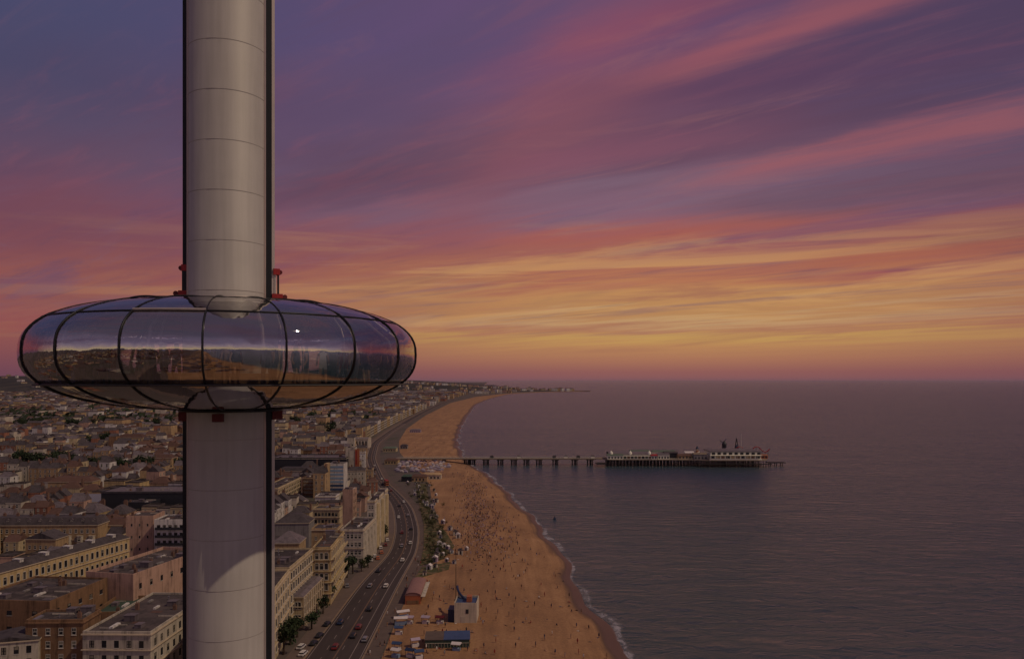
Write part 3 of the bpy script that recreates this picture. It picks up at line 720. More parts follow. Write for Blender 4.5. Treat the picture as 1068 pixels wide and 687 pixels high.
bld('low block with dark green flat roof sunk between brown walls', 'building', 'commercial_building', (96,642), (130,641), (152,624), 12, M_brick, rmat=M_green, clutter=2, cornice=False, parapet=1.2)
tq, w_, d_ = bld('long golden terrace with ornate arched windows and dark slate roof', 'building', 'terrace_building', (-42,603), (-22,603), (135,560), 18, M_gold, front=None, side=(26,3), kind='arch', bands=2, clutter=0, roof='hip', rmat=M_slate, rh=2.2, ww=1.35, wh=2.6)
for i in range(6):
    s = MB(); s.box(-1.6, 1.6, -0.9, 0.9, 0, 1.3); s.box(-1.75, 1.75, -1.05, 1.05, 1.302, 1.45); s.build('dormer', M_white, tq, loc=(-3.2, d_*(0.1+0.16*i), 19.1))
bld('tall plain pink end wall with four tiny windows above the golden terrace', 'building', AB, (133,543), (160,539), None, 24, M_pink, d=14, rot=0.06, front=(3,4), kind='dark', cornice=False, clutter=2, ww=0.7, wh=1.2)
so_, w_, d_ = bld('white flats with rows of dark balconies beside the pink end wall', 'building', AB, (161,543), (194,543), None, 23, M_white, d=14, rot=0.02, front=(5,6), kind='dark', clutter=3, cornice=False, ww=1.5, wh=1.6)
for r in range(6):
    for c in range(5):
        s = MB(); s.box(-1.25, 1.25, -1.3, -0.01, -0.15, 0.0); s.box(-1.25, 1.25, -1.3, -1.22, 0.003, 0.95); s.box(-1.25, -1.18, -1.22, -0.01, 0.003, 0.95); s.box(1.18, 1.25, -1.22, -0.01, 0.003, 0.95)
        s.build('balcony', M_dark, so_, loc=(-w_+0.8+(w_-1.6)*(c+0.5)/5, 0, 1.2+3.5*r+0.6))
tt, w_, d_ = bld('long brown mansard terrace with a row of dormers and cream bays at left edge', 'building', 'terrace_building', (-14,549), (102,547), None, 15, M_tan, roof='mansard', rmat=M_slate, d=12, rot=0.03, front=(18,3), kind='sash', rh=3.6, chim=8, ww=1.3, wh=2.0, bands=1)
for i in range(10):
    s = MB(); s.box(-0.9, 0.9, 0, 1.6, 0, 2.0); s.gable(-0.9, 0.9, 0, 1.6, 2.003, 0.7, axis='y', over=0.1)
    dm = s.build('dormer', M_roofgrey, tt, loc=(-w_*(i+0.5)/10, 0.55, 15.5)); inst(WIN['sash'], 'window', dm, (0, 0, 1.0), 0, (1.1, 0.9, 1.4))
for i in range(9):
    s = MB(); s.prism([(-1.6, 0), (-1.0, -1.1), (1.0, -1.1), (1.6, 0)], -1, 9.5); s.prism([(-1.75, 0.0), (-1.05, -1.25), (1.05, -1.25), (1.75, 0.0)], 9.502, 9.8)
    bay = s.build('bay', M_pale, tt, loc=(-w_*(i+0.5)/9, -0.01, 0))
    for k in range(3): inst(WIN['sash'], 'window', bay, (0, -1.11, 2.0+3.0*k), 0, (1.5, 0.9, 1.8))
bld('small orange-fronted building with curved gable behind the golden terrace', 'building', AB, (102,549), (133,547), None, 13, M_gold, roof='hip', rmat=M_tile, d=12, rot=0.05, front=(4,2), side=(3,2), rh=2.5, chim=2)
bld('wide cream gabled building peeping over the golden terrace roof', 'building', AB, (20,566), (58,562), None, 14, M_tan, roof='gabley', rmat=M_slate, d=10, rot=-0.05, front=(5,2), rh=3.0)
bld('long black-clad centre with a pale roof edge left of the tower', 'shopping centre', 'shopping_centre', (98,516), (192,513), None, 18, M_dark, d=26, rot=0.02, rmat=M_roofgrey, front=None, clutter=6, cornice=True, trim=M_roofgrey, parapet=0.5)
bld('low dark glass block with white sign panels in front of the black centre', 'building', 'office_block', (127,524.5), (157,524.5), None, 14, M_dark, d=14, rot=0.02, rmat=M_slate, front=(6,2), kind='dark', clutter=3, cornice=False, ww=2.2, wh=1.4)
bld('broad grey-blue metal roofed hall left of the black centre', 'hall', 'hall', (76,526), (124,523), None, 11, M_grey, roof='gablex', rmat=M_metalroof, d=22, rot=0.02, rh=3.5, clutter=0)
bld('low orange-walled block with a tan roof line before the trees', 'building', AB, (50,507), (96,502), None, 12, M_tan, roof='hip', rmat=M_tile, d=14, rot=0.05, front=(9,2), rh=3.0)
bld('long cream office with two ribbon rows at the left edge above the trees', 'office', 'office_block', (-6,465), (64,463), None, 14, M_cream, d=16, rot=0, front=(18,3), kind='dark', clutter=4, bands=2, ww=2.4, wh=1.6)
bld('orange and cream stepped building amid mid-town trees', 'building', AB, (119,457), (149,456), None, 15, M_gold, d=16, rot=0.0, roof='hip', rmat=M_tile, front=(8,3), rh=4, ww=1.6, wh=2.2)
bld('square tan building with a grooved front right of the mid-town trees', 'building', AB, (156,478), (179,477.5), None, 14, M_tan, d=14, rot=0.0, roof='hip', rmat=M_tile, front=(6,3), rh=3, ww=1.4, wh=2)
bld('long dark railway shed roof with a pale wall far left', 'shed', 'station_shed', (12,431.5), (78,430.5), None, 13, M_dark, d=50, rot=0.0, rmat=M_slate, clutter=0, cornice=False)
bld('long pale far building with a thin white roof line left of the tower', 'building', 'office_block', (125,432), (184,432), None, 14, M_pale, d=30, rot=0.0, rmat=M_roofgrey, front=(24,2), kind='dark', clutter=0, cornice=False, ww=2.6, wh=2)
bld('purple-roofed terrace at mid-town with white dormer specks', 'building', 'terrace_building', (88,452), (122,450.5), None, 11, M_brickred, d=18, rot=0.0, roof='gablex', rmat=M_slate, front=(10,2), rh=6, chim=4)
# right of the tower: the seafront
hA, wA, dA = bld('nearest cream seafront hotel wing with tiers of windows half hidden by the tower', 'hotel', 'hotel', (262,640), (268,640), (302,595), 21.8, M_cream, w=16, front=(4,5), side=(12,5), kind='arch', bands=4, clutter=5, ww=1.2, wh=2.4, sw=1.5)
hB, wB, dB = bld('cream hotel block with rows of arched windows above a low columned wing', 'hotel', 'hotel', (290,592), (302,593.5), (326,573), 21.8, M_cream, w=18, front=(3,5), side=(10,5), kind='arch', bands=4, clutter=6, ww=1.2, wh=2.4, sw=1.5)
hC, wC, dC = bld('low columned cream wing with a lead roof in front of the cream hotel', 'hotel wing', 'hotel_wing', (302,622), (316,622), (336,602), 11, M_cream, front=(3,2), side=(9,3), kind='arch', roof='hip', rmat=M_roofgrey, rh=0.9, bands=2, ww=1.15, wh=2.3)
for i in range(10):
    s = MB(); s.tube((0, 0, 0), (0, 0, 10.4), 0.22, 0.18, 8); s.box(-.3, .3, -.3, .3, -0.3, 0.0); s.build('column', M_trim, hC, loc=(0.42, dC*(i+0.0)/9.0, 0.2))
hD, wD, dD = bld('golden corner hotel tower with open loggia balconies on the seafront', 'hotel', 'hotel', (326,572), (345,572), (359,555), 21.8, M_gold, front=(3,5), side=(9,5), kind='arch', bands=4, clutter=6, ww=1.3, wh=2.4, trim=M_cream)
for r in range(4):
    s = MB(); s.box(0.0, 1.2, 0.5, dD-0.5, -.2, 0); s.box(1.1, 1.2, 0.5, dD-0.5, 0.003, 0.95)
    s.build('balcony', M_cream, hD, loc=(0.36, 0, 4.7+4.3*r))
hE, wE, dE = bld('white stucco seafront hotel with plain side wall and bowed bays', 'hotel', 'hotel', (360,551), (379,553), (392,540), 17, M_pale, front=(5,4), side=(8,4), kind='sash', bands=1, clutter=5, ww=1.4, wh=2.2)
for i in range(4):
    s = MB(); s.prism([(0.01, -1.7), (1.0, -1.1), (1.0, 1.1), (0.01, 1.7)], -1, 15.5); s.build('bay', M_pale, hE, loc=(0, dE*(i+0.5)/4, 0))
hF, wF, dF = bld('tall pale cream hotel with stacked bays beyond the white stucco hotel', 'hotel', 'hotel', (383,523), (391,523), (404.5,510), 25, M_pale, front=(2,6), side=(9,6), kind='sash', bands=1, clutter=4, ww=1.5, wh=2.2, trim=M_cream)
for i in range(3):
    s = MB(); s.prism([(0.01, -2.2), (1.4, -1.4), (1.4, 1.4), (0.01, 2.2)], -1, 23.2); s.build('bay', M_cream, hF, loc=(0, dF*(i+0.5)/3, 0))
bld('cream flats with two bold window rows behind the golden corner tower', 'building', AB, (326,531), (354,531), None, 14, M_cream, d=11, rot=-0.02, front=(7,3), kind='dark', clutter=4, bands=2, ww=1.4, wh=1.9)
bld('slim tan tower block with a blank face and yellow edge', 'tower block', 'tower_block', (357,512), (368,511.5), None, 27, M_pink, d=9, rot=-0.05, clutter=1, cornice=False, side=(2,7), kind='dark')
hG, wG, dG = bld('white and blue striped glass building beside an orange fin', 'building', 'office_block', (342.5,484), (358.5,484), None, 22, M_white, d=14, rot=0, clutter=2, cornice=False, parapet=0.3)
for r in range(7):
    s = MB(); s.box(-wG+0.3, -0.3, -0.12, -0.003, 0, 1.7); s.build('ribbon_window', M_sky if r > 1 else M_blue, hG, loc=(0, 0, 2.0+2.85*r))
s = MB(); fp = P(339.8, 484, 26); s.prism([(-1.4, 0), (1.4, 0), (1.2, 9), (-1.2, 9)], 0, 23.5); tag(s.build('wall_fin', M_orange if False else M_tan, loc=(fp.x, fp.y, GZ)), 'orange-tan fin wall standing left of the striped glass building', 'wall')
hH, wH, dH = bld('narrow tower with a bright red-orange banner facing the junction', 'tower block', 'tower_block', (361,468), (370,467.5), None, 26, M_pale, d=10, rot=0, clutter=1, cornice=False)
s = MB(); s.box(0.3, 4.2, -0.4, 0.2, 9, 25.5); s.build('banner', M_orange, hH); s = MB(); s.box(0.9, 2.0, -0.45, -0.41, 12, 24); s.build('banner_stripe', M_red, hH)
bld('long low conference centre with a pale roof edge over black glazing', 'conference centre', 'conference_centre', (282,478), (361,478), None, 18, M_dark, d=34, rot=0.0, rmat=M_roofgrey, front=None, clutter=7, trim=M_pale, parapet=0.9)
hJ, wJ, dJ = bld('yellow banded flats with long white balcony rows behind the hotels', 'building', AB, (282,509), (290,509.5), (314,498), 13, M_cream, w=12, side=(14,4), front=(4,3), kind='dark', bands=3, clutter=4, ww=2.2, wh=1.5)
bld('brown flats with small square windows right of the yellow banded flats', 'building', AB, (315,499), (329,498.5), None, 13, M_brick, d=12, rot=0, front=(5,4), clutter=2, kind='sash', ww=1.2, wh=1.3)
bld('pale colonnaded hall facing the seafront junction', 'hall', 'hall', (345,459), (384,457.5), None, 12, M_pale, d=22, rot=0.0, rmat=M_roofgrey, front=(12,1), kind='dark', clutter=3, ww=2, wh=6)
bld('dark hipped roof hall between tower and cream flats', 'hall', 'hall', (286,548), (322,545), None, 13, M_grey, roof='hip', rmat=M_slate, d=14, rot=0.04, rh=4)
bld('grey slate hall with a shallow roof behind the cream hotel', 'hall', 'hall', (283,569), (312,566), None, 15, M_tan, roof='hip', rmat=M_roofgrey, d=13, rot=0.03, rh=4)
bld('brown roofed yard building behind the golden corner tower', 'building', AB, (330,556), (352,552), None, 15, M_tan, d=14, rot=0.03, rmat=M_slate, front=(4,2), clutter=4)
bld('white low building with blue awning beside the striped building', 'building', AB, (328,519), (350,518), None, 11, M_white, d=12, rot=0, front=(6,2), clutter=3, kind='dark')
bld('cream villa block with brown roof before the conference centre', 'building', AB, (287,492), (336,491), None, 12, M_pale, d=16, rot=0, roof='hip', rmat=M_slate, front=(12,2), rh=2.5, kind='dark')

for px, py, H, wm, rm, rf, wd, dd, lab in ((381,507,13,M_pale,M_slate,'hip',15,12,'pale hip-roofed building at the near side of the junction'),(389,503,11,M_tan,M_felt,'flat',9,10,'tan flat-roofed corner block by the bus'),(377,496,14,M_cream,M_roofgrey,'hip',12,12,'cream grey-roofed block beside the slim tan tower'),
        (381,488,15,M_white,M_felt,'flat',11,10,'white corner block under the orange banner tower'),(394,514,9,M_brickred,M_tile,'hip',8,10,'red brick lodge at the far end of the tall pale hotel'),(383,478,12,M_tan,M_slate,'hip',14,12,'tan slate-roofed block beyond the banner tower')):
    a_ = P(px, py); bz = GZ+H; FRp = (CX+F*a_.x/a_.y, HY+(CAMZ-bz)*F/a_.y)
    bld(lab, 'building', AB, (FRp[0]-wd*F/a_.y, FRp[1]), FRp, None, H, wm, roof=rf, rmat=rm, d=dd, rot=rng.uniform(.1, .25), front=(max(2, int(wd/3)), 3), side=(3, 3), kind='sash', clutter=3, chim=2 if rf == 'hip' else 0, rh=2.5)
# terraces and houses filling the town
WALLS = [('cream', M_cream), ('white', M_white), ('ochre', M_gold), ('pale', M_pale), ('brown brick', M_brick), ('red brick', M_brickred), ('tan', M_tan), ('pink', M_pink)]
ROOFS = [('slate', M_slate), ('red tile', M_tile), ('lead grey', M_roofgrey), ('dark felt', M_felt)]
HM = {}
def house_meshes(wi, ri, kind):
    k = (wi, ri, kind)
    if k in HM: return HM[k]
    w, d, h = {'narrow': (7, 9, 8.5), 'tall': (8, 10, 12.5), 'wide': (13, 10, 9)}[kind]
    s = MB(); s.box(-w/2, w/2, 0, d, -1, h); s.box(-w/2-.12, w/2+.12, -.15, -.003, h-.4, h-.05)
    wl = s.mesh('house_wall', WALLS[wi][1])
    s = MB()
    if ri == 3:
        s.box(-w/2+.3, w/2-.3, .3, d-.3, h+.003, h+.15)
        for q in ((-w/2, w/2, 0, .3), (-w/2, w/2, d-.3, d), (-w/2, -w/2+.3, .3, d-.3), (w/2-.3, w/2, .3, d-.3)): s.box(*q, h+.003, h+.7)
    elif kind == 'wide': s.hip(-w/2, w/2, 0, d, h+.003, 3.2, 4.5)
    else: s.gable(-w/2, w/2, 0, d, h+.003, 3.4, axis='x', over=0.05)
    rf = s.mesh('house_roof', ROOFS[ri][1])
    s = MB(); s.box(-.5, .5, -.9, .9, -2.2, 1.3); [s.tube((0, q, 1.3), (0, q, 1.8), .15, n=6) for q in (-.5, 0, .5)]
    ch = s.mesh('house_chimney', M_chim)
    HM[k] = (wl, rf, ch, w, d, h); return HM[k]
def free(x, y, m):
    for x0, x1, y0, y1 in OCC:
        if x0-m < x < x1+m and y0-m < y < y1+m: return False
    return True
PARK = []                                               # green clumps kept free for trees: (px, py, px half width, depth half)
for px, py, hw, hd in ((35,488,36,26), (130,494,45,16), (165,490,16,20), (62,441,14,60), (110,447,26,40), (20,447,18,40), (330,441,16,60), (355,438,16,60), (300,445,14,40), (340,455,8,40), (110,467,14,26), (165,447,14,40)):
    p = P(px, py); PARK.append((p.x-hw*p.y/F, p.x+hw*p.y/F, p.y-hd, p.y+hd))
cand = []
y = 360.0; hr = random.Random(21)
while y < 4900:
    sp = 24+y*0.010
    x = -0.70*y-20; lim = rl(y)-14
    sc = 1.0 if y < 1300 else 1.0+(y-1300)/1800
    while x < lim:
        n = hr.randint(3, 8); wi = hr.choices(range(8), (6, 7, 3, 8, 2, 2, 4, 2))[0]; ri = hr.choices(range(4), (8, 3, 3, 3))[0]; kd = hr.choices(('narrow', 'tall', 'wide'), (5, 3, 3))[0]
        w = {'narrow': 7, 'tall': 8, 'wide': 13.5}[kd]*sc
        jy = hr.uniform(-5, 5)*sc; rz = hr.gauss(0.02, 0.10)
        if hr.random() < 0.33: rz += R(90)*hr.choice((1, 1, -1))
        a = math.cos(rz), math.sin(rz)
        for i in range(n):
            hx_, hy_ = x+w/2+i*w*a[0], y+jy+i*w*a[1]
            if hx_ > lim-4: break
            ok = free(hx_, hy_, 8*sc) and not any(q[0]-4 < hx_ < q[1]+4 and q[2]-4 < hy_ < q[3]+4 for q in PARK)
            if ok and hr.random() > 0.06:
                wj = wi if hr.random() < 0.7 else hr.randrange(8); rj = ri if hr.random() < 0.8 else hr.randrange(3)
                cand.append((hx_, hy_, rz, wj, rj, kd, sc*hr.uniform(0.88, 1.12)))
        x += max(abs(a[0])*n*w, 12*sc)+hr.choice((2, 5, 9, 16))*sc
    y += sp
# keep houses from overlapping: coarse grid test
seen = {}; keep = []
for c in cand:
    hw = (13 if c[5] == 'wide' else 8)*c[6]*0.5
    key = (int(c[0]//40), int(c[1]//40)); bad = False
    for i in (-1, 0, 1):
        for j in (-1, 0, 1):
            for q in seen.get((key[0]+i, key[1]+j), ()):
                if math.hypot(q[0]-c[0], q[1]-c[1]) < 0.78*(hw+q[2]): bad = True
    if not bad:
        keep.append(c); seen.setdefault(key, []).append((c[0], c[1], hw))
def in_view(c):
    px = CX+F*c[0]/c[1]; py = HY+F*(CAMZ-GZ-8)/c[1]
    return -12 < px < 500 and py < 720 and not (192 < px < 278)
vis = sorted([c for c in keep if in_view(c)], key=lambda c: c[1]); NEAR = vis[:285]; nearset = set(map(id, NEAR))
def place_words(px, py):
    col = 'left of tower' if px < 190 else 'right of tower'
    q = ('far left edge' if px < 60 else 'midway' if px < 125 else 'near the shaft') if px < 190 else ('near the shaft' if px < 320 else 'midway' if px < 365 else 'by the road')
    r = 'nearest rooftops' if py > 530 else 'second row rooftops' if py > 512 else 'third row rooftops' if py > 499 else 'upper rooftops'
    return f"{r} {col}, {q}"
KW = {'narrow': ('narrow', 'two storey'), 'tall': ('tall', 'four storey'), 'wide': ('broad', 'two storey')}
hr2 = random.Random(4)
for hx_, hy_, rz, wi, ri, kd, sc in NEAR:
    wl, rf, ch, w, d, h = house_meshes(wi, ri, kd)
    px = CX+F*hx_/hy_; py = HY+F*(CAMZ-GZ-8)/hy_
    lab = f"{KW[kd][0]} {WALLS[wi][0]} house, {ROOFS[ri][0]} roof, {place_words(px, py)}"
    t = thing('terraced_house', lab, 'house', (hx_, hy_, GZ), rz, 'houses crowding the town')
    t.scale = (sc, sc, sc*hr2.uniform(.85, 1.35))
    inst(wl, 'wall', t); inst(rf, 'roof', t)
    if ri != 3: inst(ch, 'chimney', t, (w/2-.55, d/2, h+3.0))
    rws, cols = (4 if kd == 'tall' else 2), (4 if kd == 'wide' else 2)
    for r in range(rws):
        for c in range(cols):
            inst(WIN['sash'], 'window', t, (-w/2+w*(c+.5)/cols, 0, 1.8+3.0*r), 0, (1.25, .9, 1.8))
    for r in range(rws): inst(WIN['dark'], 'window', t, (w/2, d*0.5, 1.8+3.0*r), R(90), (1.1, .9, 1.7))
# the rest of the town, too far to count
b = MB(); fmats = [m for _, m in WALLS]+[m for _, m in ROOFS]+[M_glass]
fz = random.Random(99)
def far_house(x, y, rz, wi, ri, kd, sc, z0=GZ):
    w, d, h = {'narrow': (7, 9, 8.5), 'tall': (8, 10, 12.5), 'wide': (13, 10, 9)}[kd]; w *= sc; d *= sc; h *= min(sc, 1.3)*fz.uniform(.8, 1.5)
    s = MB(); s.box(-w/2, w/2, 0, d, -4, h, wi)
    if ri == 3: s.box(-w/2, w/2, 0, d, h+.02, h+.8, 8+ri)
    else: s.gable(-w/2, w/2, 0, d, h+.02, 3.4*min(sc, 1.3), 8+ri, axis='x', over=0.1)
    for r in range(2 if h < 11 else 3):
        for c in range(2):
            xx = -w/2+w*(c+.5)/2; z = 1.2+3.2*r
            s.quad([(xx-.7*sc, -.05, z), (xx+.7*sc, -.05, z), (xx+.7*sc, -.05, z+1.8), (xx-.7*sc, -.05, z+1.8)], 12)
        s.quad([(w/2+.05, d*.4, 1.2+3.2*r), (w/2+.05, d*.6, 1.2+3.2*r), (w/2+.05, d*.6, 3+3.2*r), (w/2+.05, d*.4, 3+3.2*r)], 12)
    ca, sa = math.cos(rz), math.sin(rz); o = len(b.v)
    b.v += [(x+ca*p[0]-sa*p[1], y+sa*p[0]+ca*p[1], z0+p[2]) for p in s.v]; b.f += [tuple(k+o for k in f) for f in s.f]; b.mi += s.mi
for c in keep:
    if id(c) not in nearset: far_house(*c)
hr = random.Random(5)
for i in range(260):                                    # taller pale blocks scattered through the far town
    y = hr.uniform(1100, 4700); x = hr.uniform(-0.68*y, rl(y)-60)
    if free(x, y, 20): far_house(x, y, hr.gauss(0, .15), hr.choice((0, 1, 3, 3, 6)), 3, 'tall', hr.uniform(1.6, 3.2))
for i in range(420):                                    # hillside suburbs and the headland town
    y = hr.uniform(4900, 8200); x = hr.uniform(-0.66*y, inn(y)-60)
    if i % 3: x = hr.uniform(inn(y)-1300, inn(y)-40)
    far_house(x, y, hr.gauss(0, .3), hr.choice((0, 1, 3, 6, 7)), hr.randrange(4), hr.choice(('wide', 'tall')), hr.uniform(1.6, 3.4), max(GZ, hillz(x, y)-1) if y > 4850 else GZ)
for i in range(1500):                                    # the town behind the viewpoint, mirrored in the glass
    y = hr.uniform(-1500, 180) if i < 700 else -hr.uniform(15, 45)**2; x = hr.uniform(-900, -85) if i < 700 else hr.uniform(-420, -48)
    far_house(x, y, hr.choice((0, R(90), R(180)))+hr.gauss(0, .1), hr.randrange(8), hr.randrange(4), hr.choice(('wide', 'tall', 'narrow')), hr.uniform(1.0, 1.9))
for i in range(220):                                    # sheds on the shore behind the viewpoint, mirrored in the glass
    y = -hr.uniform(3, 32)**2; x = hr.uniform(-44, 14)
    far_house(x, y, hr.gauss(0, .4), hr.randrange(8), hr.randrange(4), 'narrow', hr.uniform(.45, .9))
fo = b.build('distant_town', fmats); fo['kind'] = 'stuff'; fo['label'] = 'mass of distant rooftops and pale walls spreading to the hills'; fo['category'] = 'town'

# ------------------------------------------------------------------ trees
def tree_meshes(seed, h, r, leaf, n=420):
    q = random.Random(seed); s = MB(); lf = MB()
    s.tube((0,0,-.3), (0,0,h*.45), .045*h, .03*h, 7)
    lobes = []
    for i in range(9):
        a = q.uniform(0, 6.28); rr2 = q.uniform(.15, .62)*r; zz2 = h*q.uniform(.42, .86)
        p = Vector((rr2*math.cos(a), rr2*math.sin(a), zz2)); lobes.append((p, r*q.uniform(.32, .5)))
        s.tube((0, 0, h*q.uniform(.28, .42)), tuple(p), .018*h, .006*h, 5)
    for i in range(n):
        p, rad = q.choice(lobes); d = Vector((q.gauss(0,1), q.gauss(0,1), q.gauss(0,1))).normalized()
        c = p+d*rad*(q.random()**.35); sz = q.uniform(.28, .62)*h/10*1.15
        nrm = (d+Vector((q.gauss(0,.5), q.gauss(0,.5), q.gauss(.3,.5)))).normalized(); a = nrm.orthogonal().normalized(); bb = nrm.cross(a)
        t = q.uniform(0, 6.28); a, bb = a*math.cos(t)+bb*math.sin(t), bb*math.cos(t)-a*math.sin(t)
        lf.quad([c-a*sz, c-bb*sz*.6+nrm*sz*.15, c+a*sz, c+bb*sz*.6-nrm*sz*.1], 0 if q.random() < .7 else 1)
    return s.mesh('tree_trunk', M_bark), lf.mesh('tree_crown', leaf)
TREES = [tree_meshes(1, 11, 5, [M_leafA, M_leafC]), tree_meshes(2, 13, 5.5, [M_leafC, M_leafA]), tree_meshes(3, 9, 5, [M_leafB, M_leafA]), tree_meshes(4, 3.2, 2.6, [M_leafB, M_leafC], 260)]
def tree(x, y, k, sc, lab, grp, z=GZ, name='tree'):
    t = thing(name, lab, 'shrub' if k == 3 else 'tree', (x, y, z), rng.uniform(0, 6.28), grp); t.scale = (sc, sc, sc*rng.uniform(.85, 1.1))
    inst(TREES[k][0], 'trunk', t); inst(TREES[k][1], 'crown', t)
park_lab = ['big dark tree in the wide clump at the left edge', 'dark tree in the long clump left of the tower', 'dense tree in the clump against the tower edge', 'small far tree in the dark clump above the cream office',
            'far tree in the broad belt beyond the orange building', 'far tree near the left edge beyond the cream office', 'tall dark tree right of the tower in a far square', 'dark tree in the far square nearer the seafront',
            'low far tree beside the tower at right', 'dark tree by the pale colonnaded hall', 'tree behind the purple-roofed terrace', 'far tree behind the tan stepped roofs near the tower']
pr = random.Random(3)
for i, (x0, x1, y0, y1) in enumerate(PARK):
    n = (24, 20, 8, 9, 14, 8, 9, 9, 6, 4, 6, 6)[i]
    for k in range(n):
        tree(pr.uniform(x0, x1), pr.uniform(y0, y1), pr.choice((0, 0, 1, 1, 2)), pr.uniform(1.1, 1.6)*(1 if i < 3 else 1.3), park_lab[i], 'town trees: '+park_lab[i])
for px, py, k, sc, lab in ((303,672,0,.9,'dark street tree at the foot of the nearest hotel wing'), (310,664,1,.7,'dark tree touching the low columned wing'), (296,682,0,.9,'dark tree at the bottom beside the tower'), (337,640,0,.65,'round dark tree at the far end of the columned wing'),
        (345,628,1,.6,'small tree at the corner of the golden hotel tower'), (362,602,0,.75,'dark tree between golden tower and white hotel'), (368,598,1,.7,'dark tree on the grass below the white hotel'), (377,596,2,.65,'olive tree before the white hotel lawn'),
        (384,592,0,.6,'small tree nearest the white hotel bays'), (400,562,0,.8,'dark tree at the base of the tall pale hotel'), (402,556,1,.6,'upper tree beside the tall pale hotel'), (325,656,1,.6,'pavement tree below the columned wing'), (350,616,0,.55,'bushy tree at the roadside lawn')):
    p = P(px, py); tree(p.x, p.y, k, sc, lab, 'street trees along the hotels')
for i in range(150):                                    # garden shrubs
    py = pr.uniform(503, 592); cxp = interp([(503, 441), (520, 442), (540, 447), (556, 453), (570, 457), (592, 452)], py)
    p = P(cxp+pr.gauss(0, 7.5), py)
    if rr(p.y)+3 < p.x < inn(p.y)+9: tree(p.x, p.y, 3, pr.uniform(.45, 1.0), 'low olive shrub in the garden between road and beach', 'shrubs in the seafront garden', GZ+.3, 'shrub')
# far woods as one mass
b = MB()
for i in range(3200):
    y = pr.uniform(800, 4800); x = pr.uniform(-.68*y, rl(y)-60)
    if math.sin(x*.006+1.1)+math.sin(y*.0052+x*.002) < 0.25: continue
    if not free(x, y, 4): continue
    h = pr.uniform(12, 22)
    for k in range(9):
        c = Vector((x+pr.gauss(0, h*.4), y+pr.gauss(0, h*.4), GZ+h*pr.uniform(.4, 1))); sz = h*pr.uniform(.18, .36)
        n_ = Vector((pr.gauss(0,.6), pr.gauss(-.5,.5), pr.gauss(.8,.4))).normalized(); a = n_.orthogonal().normalized(); bb = n_.cross(a)
        b.quad([c-a*sz, c-bb*sz*.7, c+a*sz, c+bb*sz*.8], pr.choice((0, 0, 1)))
wo_ = b.build('far_woodland', [M_leafA, M_leafC]); wo_['kind'] = 'stuff'; wo_['label'] = 'scattered dark tree cover among the distant roofs'; wo_['category'] = 'woodland'

# ------------------------------------------------------------------ the pier
PY = 856.0; DZ = 7.0
def pxx(px, y=PY): return (px-CX)/F*y
pier = thing('pier', 'long iron and timber pier on dark piles reaching out over the sea', 'pier', (pxx(420), PY, 0))
ox = pxx(420)
def lx(px): return pxx(px)-ox
s = MB(); s.box(lx(414), lx(621), -6, 6, DZ-1.0, DZ); s.build('deck', M_timber, pier)
s = MB(); s.prism([(lx(621)+.01, -7), (lx(634), -16), (lx(722), -18), (lx(736), -24), (lx(790), -24), (lx(797), -12), (lx(797), 24), (lx(730), 24), (lx(722), 18), (lx(634), 16), (lx(621)+.01, 7)], DZ-.6, DZ-.1); s.build('head_deck', M_timber, pier)
s = MB(); s.box(lx(620), lx(630), -24, -8, 2.6, 3.2); s.box(lx(797)+.01, lx(815), -14, -4, 3.0, 3.7); s.box(lx(722), lx(797), -27, -24.01, 3.0, 3.6); s.build('landing_stage', M_iron, pier)
s = MB()
for yb in (-5.9, 5.8): s.box(lx(414), lx(621), yb, yb+.1, DZ+1.0, DZ+1.12); s.box(lx(414), lx(621), yb, yb+.1, DZ+.5, DZ+.58)
for i in range(130):
    x = lx(414)+i*(lx(621)-lx(414))/129
    s.box(x-.06, x+.06, -5.92, -5.78, DZ+.003, DZ+1.2)
s.build('railing', M_pierwhite, pier)
for px in (487, 493, 507, 522, 536, 549, 562, 579, 599, 615):
    for k, dx in enumerate((-2.6, 0.0, 2.6)):
        s = MB(); s.tube((0, 0, -3), (0, 0, DZ-1.6), .55, .5, 8); s.build('pile', M_iron, pier, loc=(lx(px)+dx, -4.5+0.7*k, 0))
s = MB()
for px in (487, 493, 507, 522, 536, 549, 562, 579, 599, 615):
    x = lx(px)
    s.box(x-4.0, x+4.0, -5.4, 5.4, DZ-1.7, DZ-1.02)
    for yb in (3.5, -0.5): s.tube((x-2.1, yb, -3), (x-2.1, yb, DZ-1.71), .5, n=8); s.tube((x+1.4, yb, -3), (x+1.4, yb, DZ-1.71), .5, n=8)
    s.tube((x-2.6, -5.1, .5), (x+2.6, -5.1, DZ-1.8), .15, n=5); s.tube((x+2.6, -5.3, .5), (x-2.6, -5.3, DZ-1.8), .15, n=5)
s.build('cross_bracing', M_iron, pier)
qq = random.Random(8)
for i in range(64):
    px = 631+i*2.55; yb = -15.4 if px < 722 else -23.3
    if px > 792: break
    s = MB(); s.tube((0, 0, -3), (0, 0, DZ-.62), .34, .3, 7); s.build('pile', M_iron, pier, loc=(lx(px), yb, 0))
s = MB()
for i in range(46):
    for yb in (-12, -9, -5, -1, 6, 13): s.tube((lx(633)+i*3.45*1.019, yb+qq.uniform(-1, 1), -3), (lx(633)+i*3.45*1.019, yb, DZ-.62), .34, n=6)
for i in range(24):
    x = lx(634)+i*6.6; yb = -15.5 if x < lx(722) else -23.5
    s.tube((x, yb-.1, .3), (x+6, yb-.1, DZ-1), .13, n=5); s.tube((x+6, yb-.2, .3), (x, yb-.2, DZ-1), .13, n=5)
for px in (800, 806, 812): s.tube((lx(px), -12, -3), (lx(px), -12, 3.0), .4, n=7); s.tube((lx(px), -6, -3), (lx(px), -6, 3.0), .4, n=7)
